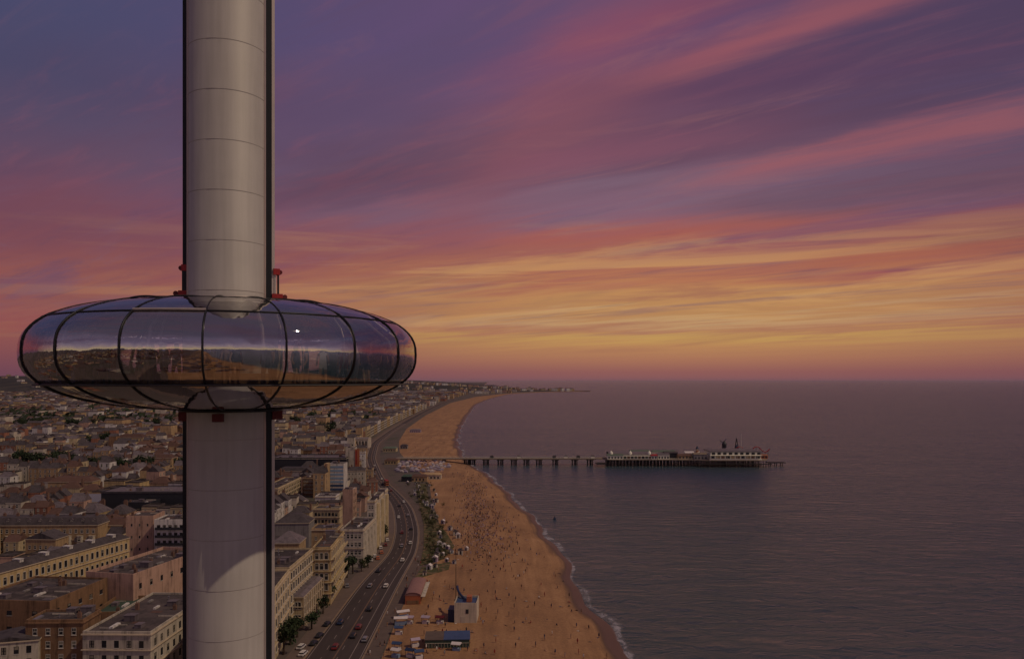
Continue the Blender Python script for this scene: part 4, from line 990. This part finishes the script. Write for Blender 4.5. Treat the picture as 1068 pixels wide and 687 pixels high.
o = s.build('inner_piles', M_iron, pier); o['kind'] = 'stuff'
s = MB(); s.box(lx(634), lx(722), -16.3, -16.15, DZ+.9, DZ+1.05); s.box(lx(736), lx(790), -24.1, -23.95, DZ+.9, DZ+1.05)
for i in range(60):
    x = lx(634)+(lx(722)-lx(634))*i/59; s.box(x-.05, x+.05, -16.25, -16.15, DZ, DZ+.9)
s.build('head_railing', M_pierwhite, pier)
def pier_thing(name, label, cat, px, yoff, z=DZ-.097): return thing(name, label, cat, (pxx(px), PY+yoff, z))
# end pavilion with white upper storey
t = pier_thing('pier_pavilion', 'long white pavilion with black window openings at the pier end', 'pavilion', 762, -20)
s = MB(); hw = 26
s.box(-hw-1, hw+1, 0, 30, 0, 1.2)
s.box(-hw, hw, 1.0, 29, 1.203, 8.2); s.build('wall', M_pierwhite, t)
s = MB(); s.box(-hw-.8, hw+.8, .3, 29.7, 8.203, 9.0); s.hip(-hw, hw, 3, 28, 9.003, 1.2, 5); s.build('roof', M_roofgrey, t)
s = MB(); s.box(-hw-1, hw+1, -1.4, .98, 4.6, 5.0); s.build('canopy', M_pierwhite, t)
for i in range(9):
    s = MB(); s.box(-1.7, 1.7, -.12, -.003, 0, 2.1); s.box(-1.8, 1.8, -.2, -.121, 2.1, 2.3); s.build('window', [M_dark], t, loc=(-hw+3+i*5.9, 1.0, 5.4))
for i in range(10):
    s = MB(); s.box(-1.9, 1.9, -.1, -.003, 0, 2.6); s.build('shopfront', [M_dark, M_gold, M_brick][i % 3], t, loc=(-hw+2.6+i*5.2, 1.0, 1.5))
for i in range(16):
    s = MB(); s.tube((0, 0, 1.2), (0, 0, 4.6), .12, n=6); s.build('post', M_pierwhite, t, loc=(-hw+i*3.45, -1.1, 0))
t = pier_thing('amusement_arcade', 'long low arcade hall with pale domed roof on the middle of the pier', 'arcade', 656, -11)
s = MB(); s.box(-23, 23, 0, 20, 0, 4.2); s.build('wall', M_pierwhite, t)
s = MB()
for i in range(12):
    a0, a1 = math.pi*i/12, math.pi*(i+1)/12
    s.quad([(-23, 10-10.5*math.cos(a0), 4.2+3*math.sin(a0)), (23, 10-10.5*math.cos(a0), 4.2+3*math.sin(a0)), (23, 10-10.5*math.cos(a1), 4.2+3*math.sin(a1)), (-23, 10-10.5*math.cos(a1), 4.2+3*math.sin(a1))])
s.build('roof', M_roofgrey, t, smooth=True)
s = MB(); s.box(-24, 24, -2.2, -.01, 3.3, 3.7); s.build('canopy', M_pierwhite, t)
for x in (-20, 0, 20):
    s = MB(); s.lathe([(1.8, 0), (1.9, 1.6), (1.5, 3), (.6, 3.8), (.05, 4.8)], 16); s.build('turret', M_pierwhite, t, loc=(x, 1.5, 4.203), smooth=True)
for i in range(12):
    s = MB(); s.box(-1.3, 1.3, -.1, -.003, .4, 3.0); s.build('shopfront', [M_dark, M_piergreen, M_brick][i % 3], t, loc=(-21+i*3.8, 0, 0))
kiosks = [('long green-roofed kiosk row on the pier before the arcade', 640, -14, 16, 4, M_pierwhite, M_piergreen), ('cream flat kiosk in the pier centre', 690, -12, 12, 4.5, M_pierwhite, M_roofgrey), ('dark gabled ride shed on the pier', 700, 0, 14, 5.5, M_dark, M_slate),
          ('tan striped stall hall near the pier pavilion', 712, -12, 14, 4, M_tan, M_tile), ('brown sloping walkway building against the white pavilion', 727, -17, 14, 5.5, M_grey, M_timber), ('white booth with red roof beside the arcade', 680, -14, 6, 3.8, M_white, M_red), ('green gabled shed behind the arcade roof on the pier', 668, 4, 20, 6.5, M_pierwhite, M_piergreen), ('green roofed hall filling the pier middle behind the cream kiosk', 694, 8, 24, 6, M_pierwhite, M_piergreen), ('pale canopy stall in the gap before the sloping walkway', 718, -6, 9, 6, M_pierwhite, M_canvas), ('orange ride platform beyond the white pavilion', 794, -6, 10, 3, M_orange, M_brickred)]
for lab, px, yo, w, h, wm, rm in kiosks:
    t = pier_thing('pier_kiosk', lab, 'kiosk', px, yo); s = MB(); s.box(-w/2, w/2, 0, 8, 0, h); s.build('wall', wm, t)
    s = MB(); s.gable(-w/2, w/2, 0, 8, h+.003, 1.6, axis='x', over=.5); s.build('roof', rm, t)
    n = max(2, int(w/3))
    for i in range(n): s = MB(); s.box(-.9, .9, -.1, -.003, .8, 2.8); s.build('hatch', M_dark, t, loc=(-w/2+w*(i+.5)/n, 0, 0))
# rides
t = pier_thing('helter_skelter', 'slim dark helter skelter tower with conical cap left of the pavilion', 'slide tower', 728, 4)
s = MB(); s.lathe([(2.2, 0), (1.3, 9.5)], 16); s.build('tower_body', M_brickred, t, smooth=True); s = MB(); s.lathe([(1.9, 9.503), (.05, 13)], 16); s.build('cap', M_navy, t)
s = MB(); s.path([((2.6-.1*i*.1)*math.cos(i*.5), (2.6-.1*i*.1)*math.sin(i*.5), .5+i*.24) for i in range(36)], .3, 6); s.build('slide', M_pierwhite, t)
t = pier_thing('fairground_ride', 'dark steel ride frame with raised arms above the pavilion roof', 'ride', 759, 14, DZ)
s = MB(); s.tube((-3, 0, 0), (-1, 0, 15), .5, n=6); s.tube((3, 0, 0), (-1, 0, 15), .5, n=6); s.tube((-1, 0, 15), (-5, 0, 18), .4, n=6); s.tube((-1, 0, 15), (2, 0, 19.5), .35, n=6); s.build('frame', M_navy, t)
s = MB(); s.lathe([(.1, 9), (2.4, 10), (2.6, 14), (.8, 17)], 12); s.build('drum', M_dark, t)
t = pier_thing('fairground_ride', 'steel ride tower shaped like an A above the right end of the pavilion', 'ride', 772, 14, DZ)
s = MB(); s.tube((-3, 0, 0), (0, 0, 20), .45, n=6); s.tube((3.4, 0, 0), (0, 0, 20), .45, n=6); s.tube((-1.6, 0, 10), (1.7, 0, 10), .3, n=6); s.tube((-1.6, 0, 10), (0, 0, 20), .3, n=6); s.build('frame', M_iron, t)
s = MB(); s.lathe([(.1, 8), (1.6, 9), (1.8, 11), (.3, 13)], 10); s.build('gondola', M_navy, t)
t = pier_thing('roller_coaster', 'low dark roller coaster hump on the outer end of the pier', 'roller coaster', 787, 8, DZ)
pts = [(-18+i*1.6, 0, 8.5+3*math.sin(i*.55)) for i in range(24)]
s = MB(); s.path(pts, .3, 6); s.path([(x, 1.6, z) for x, y_, z in pts], .3, 6); s.build('track', M_red, t)
s = MB(); [s.tube((x, .8, 0), (x, .8, z), .2, n=5) for x, y_, z in pts[::2]]; s.build('support', M_iron, t)
s = MB(); s.tube((0, 0, 0), (0, 0, 26), .18, .08, 6); s.lathe([(.5, 0), (.5, .4), (.1, .6)], 8); tag(s.build('flagpole', M_pierwhite, loc=(pxx(772.5), PY-2, DZ-.09)), 'tall thin mast above the pier pavilion', 'mast')
for i, px in enumerate((513, 541, 578, 590, 603, 618)):
    t = pier_thing('pier_shelter', ('small dark shelter hut on the narrow pier deck, %s from the shore' % ('first', 'second', 'third', 'fourth', 'fifth', 'sixth')[i]), 'shelter', px, -1, DZ+.003)
    s = MB(); s.box(-1.8, 1.8, -1.2, 1.2, 0, 2.2); s.build('wall', M_pierwhite if i % 2 else M_dark, t); s = MB(); s.hip(-1.8, 1.8, -1.2, 1.2, 2.203, .9, 1.1); s.build('roof', M_slate, t)

# ------------------------------------------------------------------ beach buildings and stalls
p = P(430.5, 630); t = thing('barrel_roofed_pavilion', 'long pink barrel-roofed pavilion with orange end wall beside the promenade', 'pavilion', (p.x, p.y, GZ), R(1))
L, wv, h = 24, 2.9, 3.4
s = MB(); s.box(-wv, wv, 0, L, 0, h); s.build('wall', M_orange, t)
s = MB(); N = 14
for i in range(N):
    a0, a1 = math.pi*i/N, math.pi*(i+1)/N; q0 = (-(wv+.25)*math.cos(a0), h+.02+1.3*math.sin(a0)); q1 = (-(wv+.25)*math.cos(a1), h+.02+1.3*math.sin(a1))
    s.quad([(q0[0], -.3, q0[1]), (q1[0], -.3, q1[1]), (q1[0], L+.3, q1[1]), (q0[0], L+.3, q0[1])])
    s.quad([(q0[0], -.1, h+.02), (q1[0], -.1, h+.02), (q1[0], -.1, q1[1]), (q0[0], -.1, q0[1])])
s.build('roof', mat('pink_roof_sheet', (.26, .135, .115), .7, scale=.6, var=.2), t)
s = MB(); s.box(-2.4, 2.4, -.12, -.003, .3, 1.6); s.build('shutter', M_brick, t)
for i in range(5): s = MB(); s.box(.003, .12, -.9, .9, .6, 2.6); s.build('window', M_dark, t, loc=(wv, 3+4.4*i, 0))
s = MB(); s.box(wv+.15, wv+1.8, .5, L-.5, h-.6, h-.45); s.build('canopy', M_pale, t)
p = P(485.5, 650); t = thing('slide_tower_building', 'white box building with blue roof deck on the shingle', 'building', (p.x, p.y, 3.25), R(-2))
s = MB(); s.box(-4, 4, 0, 10, -.3, 6.4)
for q in ((-4, 4, 0, .2), (-4, 4, 9.8, 10), (-4, -3.8, .2, 9.8), (3.8, 4, .2, 9.8)): s.box(*q, 6.402, 7.2)
s.build('wall', mat('cream_boarding', (.50, .42, .32), .8, scale=.8, var=.2, streak=.3), t); s = MB(); s.box(-3.78, 3.78, .22, 9.78, 6.403, 6.55); s.build('roof_deck', M_blue, t)
s = MB(); s.box(.1, 1.9, 3, 6, 6.553, 8.6); s.build('roof_hut', M_orange, t)
s = MB(); s.box(-.5, .5, -.1, -.003, 3.4, 4.9); s.build('window', M_dark, t, loc=(.6, 0, 0)); s = MB(); s.box(-.7, .7, -.08, -.003, 0, 2.3); s.build('door', M_pale, t, loc=(-.9, 0, 0))
s = MB(); s.box(-6.4, -4.02, 1, 7, 0, 4.4); s.build('side_stair', M_navy, t)
p0, p1 = P(478, 614, 9), P(496, 640, 9)
s = MB(); pts = []
for i in range(15):
    u = i/14; q = P(477+20*u**1.5, 611+21*u**.75, 12.0-4.6*u+.4*math.sin(u*3)); pts.append(q)
for a_, c_ in zip(pts, pts[1:]):
    s.tube(a_, c_, .45, n=8)
for q in pts[2::4]: s.tube((q.x, q.y, 3), tuple(q), .15, n=6)
ch_ = s; tag(s.build('chute', M_navy), 'dark blue curving chute behind the white box building', 'slide')
p = P(475.5, 626); s = MB(); s.tube((0, 0, 0), (0, 0, 22), .16, .07, 6); s.box(-.5, .5, -.5, .5, -.3, .25); tag(s.build('mast', M_iron, loc=(p.x, p.y, 3.3)), 'thin tall mast behind the white box building', 'mast')
p = P(466.5, 676); t = thing('beach_bar', 'low shed with blue roof and green-grey front wall on the shingle', 'shed', (p.x, p.y, 3.25), R(3))
s = MB(); s.box(-7.2, 7.2, 0, 8.6, -.3, 2.6); s.build('wall', M_green, t); s = MB(); s.box(-1.2, 7.4, -.2, 8.8, 2.603, 2.85); s.build('roof', M_blue, t); s = MB(); s.box(-7.4, -1.21, -.2, 8.8, 2.603, 2.8); s.build('terrace_deck', M_pave, t)
s = MB(); [s.box(-7+i*1.0, -6.9+i*1.0, -.15, -.05, .2, 1.5) for i in range(14)]; s.box(-7.1, 7.1, -.17, -.03, 1.5, 1.62); s.build('railing', M_pale, t)
STALL = [(420,644,'white','long white-roofed stall nearest the pavilion end'),(418,651,'white','second white stall below the long one'),(427,650,'pale','small pale stall set out on the shingle'),(416,661,'blue','blue and white stall in the middle of the stall row'),(414,678,'blue','blue canopied stall near the bottom of the row'),
         (413,685,'white','white stall at the very bottom of the row'),(428,685,'navy','dark blue stall on the bottom edge'),(437,686.5,'blue','blue and white stall at the bottom right of the row'),(459,650,'red','white and red cart on the open shingle'),(433,674,'pale','pale cart near the low shed'),(476,678.5,'white','white boat-shaped table before the low shed'),(444,650,'pale','pale little cart below the pavilion')]
CM = {'white': M_canvas, 'pale': M_lilac, 'blue': M_blue, 'navy': M_navy, 'red': M_redd}
for px, py, c, lab in STALL:
    p = P(px, py); t = thing('market_stall', lab, 'stall', (p.x, p.y, 3.12), rng.uniform(-.45, .45), 'stalls on the shingle by the promenade')
    w = 2.3 if 'long' in lab else 1.4
    s = MB(); s.box(-w, w, -1, 1, 2.1, 2.3); s.gable(-w, w, -1, 1, 2.303, .6, axis='x', over=.15); s.build('canopy', CM[c], t)
    for x in (-w+.1, w-.1):
        for q in (-.9, .9): s = MB(); s.box(-.05, .05, -.05, .05, -.1, 2.1); s.build('post', M_iron, t, loc=(x, q, 0))
    s = MB(); s.box(-w+.2, w-.2, -.8, .6, -.1, .95); s.build('counter', M_canvas if c != 'white' else M_sky, t)
# parasols and white huts along the garden edge
hm = MB(); hm.box(-1.3, 1.3, -1.1, 1.1, -.3, 2.1, 0); hm.gable(-1.3, 1.3, -1.1, 1.1, 2.103, .9, 1, axis='y', over=.15); hm.box(-.45, .45, -1.15, -1.101, 0, 1.8, 2)
HUT = [hm.mesh('beach_hut', [m1, m2, m3]) for m1, m2, m3 in ((M_white, M_roofgrey, M_blue), (M_pale, M_slate, M_dark), (M_white, M_canvas, M_dark), (M_lilac, M_canvas, M_navy))]
edge = [(449,507),(452,512),(455,517),(453,523),(449,529),(452,535),(456,540),(462,546),(470,553),(475,558),(478,561),(447,541),(444,528),(441,515),(463,571),(467,573),(458,577),(451,566),(446,575),(440,581),(471,577),(480,578),(486,574),(466,586),(473,588),(455,592),(447,594),(437,598),(432,602),(443,600)]
er = random.Random(55)
for k in range(46):
    y_ = er.uniform(500, 596); edge.append((interp([(500, 432), (520, 436), (540, 442), (556, 447), (570, 448), (596, 444)], y_)+er.gauss(0, 8), y_))
for i, (px, py) in enumerate(edge):
    p = P(px+pr.uniform(-1, 1), py)
    if p.x < rr(p.y)+9 or not (p.x < inn(p.y)+14): continue
    h = tag(inst(HUT[i % 4], 'beach_hut', None, (p.x, p.y, GZ+.3), pr.uniform(-.5, .5)), f"small {('white hut with grey roof', 'pale hut with slate roof', 'white canvas-topped hut', 'lilac canvas-topped hut')[i % 4]} {'beside the upper beach edge' if py < 531 else 'at the bulge of the garden' if py < 565 else 'along the lower garden path'}", 'hut', 'huts along the garden edge')
    sc = pr.uniform(.6, 1.0); h.scale = (sc, sc, sc)
# tented market by the pier root
tm = MB(); tm.box(-2.2, 2.2, -2.2, 2.2, 0, 2.2, 0); tm.hip(-2.2, 2.2, -2.2, 2.2, 2.203, 1.8, 2.15, 0, .1)
TENT = [tm.mesh('market_tent', m) for m in (mat('lilac_tent', (.27, .21, .25), .85, scale=1, var=.3), mat('pale_tent', (.42, .36, .34), .85, scale=1, var=.3), mat('grey_canvas', (.26, .22, .27), .85, scale=1, var=.3), M_pink)]
names = ['lilac', 'white', 'grey', 'pink']
n = 0
for r in range(8):
    for c in range(15):
        px = 412+c*3.9+pr.uniform(-.9, .9)+r*.4; py = 481.5+r*1.55+pr.uniform(-.4, .4)
        if px > 470-abs(r-3)*2.2 or pr.random() < .18: continue
        p = P(px, py)
        if p.x < rr(p.y)+10: continue
        k = pr.randrange(4); o = tag(inst(TENT[k], 'market_tent', None, (p.x, p.y, GZ+.1), pr.uniform(-.3, .3)), f'small {names[k]} pyramid tent in the crowded market below the pier', 'tent', 'tents of the market below the pier')
        sc = pr.uniform(.6, 1.0); o.scale = (sc, sc, sc*.8)
for px, py, w, d, m1, m2, lab in ((437,502,14,9,M_tan,M_tile,'tan terraced shed at the near edge of the tent market'),(450,500,16,8,M_pale,M_tan,'long tan shed right of the tent market edge'),(424,502,9,8,M_dark,M_green,'dark green awning building beside the red bus'),(408,484,14,10,M_gold,M_tile,'orange low building at the pier entrance'),(406,471,16,12,M_cream,M_piergreen,'cream domed kiosk hall beyond the pier entrance'),(421,468,9,8,M_grey,M_slate,'grey hut cluster on the far beach'),(433,451,18,10,M_lilac,M_roofgrey,'pale low building on the far beach')):
    p = P(px, py); t = thing('seafront_building', lab, 'building', (p.x, p.y, GZ), pr.uniform(-.1, .1)); s = MB(); s.box(-w/2, w/2, 0, d, -.4, 4.2); s.build('wall', m1, t); s = MB(); s.hip(-w/2, w/2, 0, d, 4.203, 1.5, 2.4, over=.4); s.build('roof', m2, t)
    for i in range(int(w/3)): s = MB(); s.box(-.7, .7, -.1, -.003, 1, 2.6); s.build('window', M_dark, t, loc=(-w/2+3*(i+.6), 0, 0))
# far seafront terrace along the coast road
for i in range(26):
    y = 1180+i*52; x = rl(y)-14; k = i % 4
    wl = [M_cream, M_pale, M_gold, M_white][k]; t = thing('seafront_terrace', f"{('cream','pale','ochre','white')[k]} {'four' if i%3 else 'five'}-storey terrace on the far coast road, {'nearer' if i < 9 else 'middle' if i < 18 else 'farther'} stretch", 'terrace', (x, y, GZ), math.atan2(rl(y)-rl(y+50), 50), 'terraces on the far coast road')
    h = 15 if i % 3 else 19
    s = MB(); s.box(-14, 0, 0, 46, -1, h); s.build('wall', wl, t); s = MB(); s.hip(-14, 0, 0, 46, h+.003, 3, 4); s.build('roof', M_slate, t)
    for r in range(3):
        s = MB(); [s.box(.003, .12, 2+q*4.4, 4.0+q*4.4, 2+4*r, 4.4+4*r) for q in range(10)]; s.build('window_row', M_glass, t)

# ------------------------------------------------------------------ cars, bus
def car_meshes():
    s = MB(); pr2 = [(-2.1,.35),(-2.15,.75),(-1.9,.92),(1.9,.9),(2.15,.7),(2.15,.35)]
    i = len(s.v); n = len(pr2)
    s.v += [(-.85, x, z) for x, z in pr2]+[(.85, x, z) for x, z in pr2]
    s.f.append(tuple(i+k for k in range(n))); s.mi.append(0); s.f.append(tuple(i+n+k for k in reversed(range(n)))); s.mi.append(0)
    for k in range(n): s.f.append((i+k, i+n+k, i+n+(k+1) % n, i+(k+1) % n)); s.mi.append(0)
    s.hip(-.72, .72, -1.5, 1.1, 1.36, .08, .15, 0, 0)
    gsm = MB(); gsm.hip(-.80, .80, -1.85, 1.5, .905, .45, .38, 0, 0)
    w = MB(); w.tube((-.1,0,0), (.1,0,0), .33, n=12)
    return s, gsm.mesh('car_glass', M_glass), w.mesh('car_wheel', M_tyre)
cs, CG, CW = car_meshes()
CCOL = [('white', M_white), ('black', M_dark), ('silver', mat('silver_paint', (.3,.29,.29), .35, .5, var=.1)), ('red', mat('car_red', (.15,.022,.02), .35, var=.1)), ('dark blue', M_navy), ('orange', M_orange)]
CB = [cs.mesh('car_body', m) for _, m in CCOL]
def car(x, y, k, rz, lab, grp):
    t = thing('car', lab, 'car', (x, y, GZ+.045), rz, grp); inst(CB[k], 'body', t); inst(CG, 'glass', t)
    for sx in (-.8, .8):
        for sy in (-1.35, 1.3): inst(CW, 'wheel', t, (sx, sy, .33))
cr_ = random.Random(12)
for f, py, k in ((.42,676,3),(.63,655,3),(.63,636,1),(.70,612,0),(.62,664,1),(.2,650,4),(.88,668,2),(.3,612,2),(.68,585,0),(.2,596,1),(.4,570,2),(.7,567,0),(.3,556,3),(.68,552,1),(.2,540,0),(.65,538,2),(.4,528,1),(.75,524,0),(.25,516,4),(.6,512,3),(.45,505,1),(.7,500,0),(.3,495,2),(.5,490,1),(.6,486,0)):
    y = P(0, py).y; x = rl(y)+(rr(y)-rl(y))*f
    loc = ('on the nearest stretch of road by the stalls' if py > 635 else 'on the road by the barrel-roofed pavilion' if py > 595 else 'on the bend beside the garden' if py > 535 else 'far up the road near the junction')
    car(x, y, k, math.atan2(rl(y)-rl(y+6), 6)+(math.pi if f < .5 else 0), f"{CCOL[k][0]} car in the {'left-hand' if f < .5 else 'right-hand'} lanes {loc}", 'cars driving along the seafront road')
for i, (px, py, k) in enumerate(((383,588,0),(387,585,0),(391,581,0),(394,583,5),(398,577,5),(397,572,0),(402,569,3),(404,564,0),(327,672,1),(333,664,1),(341,652,1),(362,612,2),(316,683,0),(314,676,0))):
    p = P(px, py); car(p.x, p.y, k, R(-8 if py > 640 else 12), f"{CCOL[k][0]} car parked {'before the white hotel' if 560 < py < 590 else 'on the pavement by the columned wing' if py > 640 else 'by the golden hotel tower'}{', nearest the tower' if px < 320 else ''}", 'cars parked by the hotels')
p = P(403, 506); t = thing('bus', 'red double-decker bus leaving the junction beside the green awning', 'bus', (p.x, p.y, GZ+.04), R(18))
s = MB(); s.box(-1.25, 1.25, -5, 5, .5, 4.3); s.build('body', M_orange, t); s = MB(); s.box(-1.2, 1.2, -4.9, 4.9, 4.302, 4.45); s.build('roof', M_red, t)
for zz2 in (1.5, 3.1):
    s = MB(); s.box(-1.29, 1.29, -5.04, 5.04, zz2, zz2+.8); s.build('window_band', M_glass, t)
for sx in (-1.1, 1.1):
    for sy in (-3, 3): s = MB(); s.tube((sx-.15, sy, .5), (sx+.15, sy, .5), .5, n=12); s.build('wheel', M_tyre, t)
# ------------------------------------------------------------------ people
def person_mesh(pose):
    me = bpy.data.meshes.new('p'); 
    if pose == 'stand':
        V = [((0,0,.95),.15),((0,0,1.2),.15),((0,0,1.42),.14),((0,0,1.52),.06),((0,.0,1.64),.10),((0,0,1.74),.07),((.1,0,.88),.10),((.12,.03,.48),.07),((.13,.0,.08),.05),((.13,-.12,.04),.045),((-.1,0,.88),.10),((-.13,-.1,.48),.07),((-.14,.05,.08),.05),((-.14,-.08,.04),.045),((.2,0,1.40),.06),((.27,.02,1.12),.045),((.28,-.08,.88),.035),((-.2,0,1.40),.06),((-.27,.03,1.12),.045),((-.27,-.1,.9),.035)]
    elif pose == 'sit':
        V = [((0,0,.15),.16),((0,.05,.40),.15),((0,.08,.62),.14),((0,.06,.72),.06),((0,.03,.84),.10),((0,.03,.94),.07),((.1,-.05,.12),.10),((.14,-.45,.32),.07),((.14,-.75,.06),.05),((.14,-.87,.05),.045),((-.1,-.05,.12),.10),((-.14,-.48,.28),.07),((-.14,-.8,.06),.05),((-.14,-.92,.05),.045),((.2,.08,.60),.06),((.28,-.05,.38),.045),((.22,-.25,.3),.035),((-.2,.08,.60),.06),((-.3,.1,.35),.045),((-.3,.2,.08),.035)]
    else:
        V = [((0,0,.14),.15),((0,.25,.15),.15),((0,.46,.15),.14),((0,.57,.14),.06),((0,.69,.14),.10),((0,.78,.14),.07),((.1,-.1,.12),.10),((.13,-.5,.12),.07),((.14,-.9,.07),.05),((.15,-.98,.12),.045),((-.1,-.1,.12),.10),((-.13,-.48,.16),.07),((-.14,-.88,.07),.05),((-.15,-.96,.12),.045),((.2,.44,.13),.06),((.33,.2,.1),.045),((.34,-.02,.08),.035),((-.2,.44,.13),.06),((-.32,.25,.1),.045),((-.3,.02,.08),.035)]
    E = [(0,1),(1,2),(2,3),(3,4),(4,5),(0,6),(6,7),(7,8),(8,9),(0,10),(10,11),(11,12),(12,13),(2,14),(14,15),(15,16),(2,17),(17,18),(18,19)]
    me.from_pydata([v for v, r in V], E, []); o = bpy.data.objects.new('p', me); C.objects.link(o)
    o.modifiers.new('s', 'SKIN'); sk = me.skin_vertices[0].data
    for i, (v, r) in enumerate(V): sk[i].radius = (r, r*.8)
    sk[0].use_root = True
    dg = bpy.context.evaluated_depsgraph_get(); ev = o.evaluated_get(dg); out = bpy.data.meshes.new_from_object(ev)
    bpy.data.objects.remove(o); return out, V
CLO = [('dark', M_dark), ('navy', M_navy), ('red', M_red), ('white', M_white), ('brown', M_brick), ('grey', M_grey)]
PM = {}
for pose in ('stand', 'sit', 'lie'):
    base, V = person_mesh(pose)
    torso = [Vector(V[i][0]) for i in (0, 1, 2, 6, 10)]; head = Vector(V[5][0])
    for ci, (cn, cm) in enumerate(CLO):
        me = base.copy(); me.name = 'person_'+pose
        for m in (M_skin, cm, M_hair): me.materials.append(m)
        for pl in me.polygons:
            c = pl.center
            pl.material_index = 2 if (c-head).length < .10 else 1 if min((c-q).length for q in torso) < .21 else 0
        PM[pose, ci] = me
pp = random.Random(77); PL = []
def put(px, py, spread=(0, 0)):
    px += pp.gauss(0, spread[0]); py += pp.gauss(0, spread[1])
    if not 420 < py < 686: return
    p = P(px, py, 2.9)
    xi, xs = inn(p.y), sh(p.y)
    t = (p.x-xi)/(xs-xi)
    if not .03 < t < .93: return
    PL.append((p.x, p.y, GZ+.02+(0.33*math.sin(t*math.pi*.9) if t <= .62 else .3-(GZ+.3)*((t-.62)/.38*1)**1.15), px, py))
for i in range(190): put(pp.uniform(440, 640), pp.uniform(575, 686))
for i in range(60): put(505, 560, (14, 12))
for i in range(60): put(495, 515, (8, 12))
for i in range(50): put(522, 585, (24, 18))
for i in range(30): put(460, 665, (14, 10))
for i in range(560): put(506, 552, (19, 15))
for i in range(400): put(495, 520, (9, 16))
for i in range(200): put(pp.uniform(425, 500), pp.uniform(430, 500))
PL.sort(key=lambda q: q[1])
zones = lambda px, py: ('by the white box building' if px < 500 and py > 615 else 'on the shingle near the surf' if px > 560 else 'on the open middle beach' if py > 590 else 'in the packed crowd near the garden bulge')
PW = {'stand': 'standing', 'sit': 'sitting', 'lie': 'lying'}
for q in PL[:225]:
    pose = pp.choices(('stand', 'sit', 'lie'), (5, 3, 3))[0]; ci = pp.choices(range(6), (5, 3, 2, 2, 2, 2))[0]
    o = tag(inst(PM[pose, ci], 'person', None, (q[0], q[1], q[2]-.03), pp.uniform(0, 6.28)), f"person in {CLO[ci][0]} clothes {PW[pose]} {zones(q[3], q[4])}", 'person', 'people scattered on the beach')
    sc = pp.uniform(1.0, 1.15); o.scale = (sc, sc, sc)
b = MB(); cmats = [M_skin, M_pink, M_lilac, M_dark, M_tan, M_redd, M_navy]
for x, y, z, _, _ in PL[225:]:
    a = pp.uniform(0, 3.14); k = pp.randrange(7); ca, sa = math.cos(a), math.sin(a); u = pp.random() < .5
    s = MB()
    if u: s.tube((0,0,0), (0,0,.85), .16, .2, 6, pp.randrange(7)); s.tube((0,0,.852), (0,0,1.45), .22, .19, 6, k); s.tube((0,0,1.452), (0,0,1.72), .11, .1, 6, 0)
    else:
        if pp.random() < .6: s.box(-.45, .45, -1.0, .95, -.02, .03, pp.choice((1, 2, 4, 5)))
        s.tube((0,-.9,.1), (0,-.01,.15), .12, .17, 6, 0); s.tube((0,0,.15), (0,.6,.16), .19, .2, 6, k); s.tube((0,.61,.15), (0,.85,.15), .11, .1, 6, 0)
    o = len(b.v); b.v += [(x+ca*p[0]-sa*p[1], y+sa*p[0]+ca*p[1], z+p[2]) for p in s.v]; b.f += [tuple(j+o for j in f) for f in s.f]; b.mi += s.mi
cr2 = b.build('distant_crowd', cmats); cr2['kind'] = 'stuff'; cr2['label'] = 'dense far crowd of sunbathers speckling the beach towards the pier'; cr2['category'] = 'crowd'
for i in range(42):
    y = P(0, pp.uniform(560, 686)).y; x = rr(y)+pp.uniform(1.0, 8.0); ci = pp.randrange(6)
    o = tag(inst(PM['stand', ci], 'person', None, (x, y, GZ+.13), pp.uniform(0, 6.28)), f"person in {CLO[ci][0]} clothes walking on the promenade {'by the stalls' if y < 330 else 'past the pavilion' if y < 400 else 'beside the garden'}", 'person', 'people strolling on the promenade')
# passengers on the pod floor
for i in range(30):
    a = fa+R(-88+176*(i+pp.uniform(.1, .9))/30); rr3 = pp.uniform(7.0, 8.5); ci = pp.choices(range(6), (5, 4, 1, 2, 2, 3))[0]
    side_ = 'left' if a-fa < R(-28) else 'right' if a-fa > R(28) else 'front'
    o = tag(inst(PM['stand', ci], 'person', None, (TX+.22+rr3*math.cos(a), TY+rr3*math.sin(a), POD_Z-1.5), pp.uniform(0, 6.28)), f"pod passenger in {CLO[ci][0]} clothes standing behind the {side_} glass panels", 'person', 'passengers in the viewing pod')
# buoy on the open water
p = P(578.5, 541, 0); t = thing('buoy', 'small dark marker buoy floating off the beach', 'buoy', (p.x, p.y, 0))
s = MB(); s.lathe([(.05, -.6), (.9, -.3), (1.0, .5), (.55, .9), (.05, .95)], 16); s.build('float', M_navy, t, smooth=True)
s = MB(); s.tube((0,0,.95), (0,0,2.6), .22, .1, 6); s.build('topmark', M_dark, t)

# ------------------------------------------------------------------ haze
HAZE = 0.000007
if HAZE:
    s = MB(); s.box(-50000, 50000, -20000, 60000, -6, 134)
    hz = s.build('haze', []); hz['kind'] = 'stuff'; hz['label'] = 'thin mauve evening haze over town and sea'; hz['category'] = 'haze'
    m = bpy.data.materials.new('evening_haze'); m.use_nodes = True; t_ = m.node_tree; t_.nodes.clear()
    v = t_.nodes.new('ShaderNodeVolumePrincipled'); v.inputs['Color'].default_value = (.70, .58, .78, 1); v.inputs['Density'].default_value = HAZE
    o = t_.nodes.new('ShaderNodeOutputMaterial'); t_.links.new(v.outputs[0], o.inputs['Volume']); hz.data.materials.append(m)
S.cycles.volume_bounces = 0
S.cycles.max_bounces = 8; S.cycles.transparent_max_bounces = 12
for o in C.objects:
    for k in ('_w', '_d'):
        if k in o: del o[k]
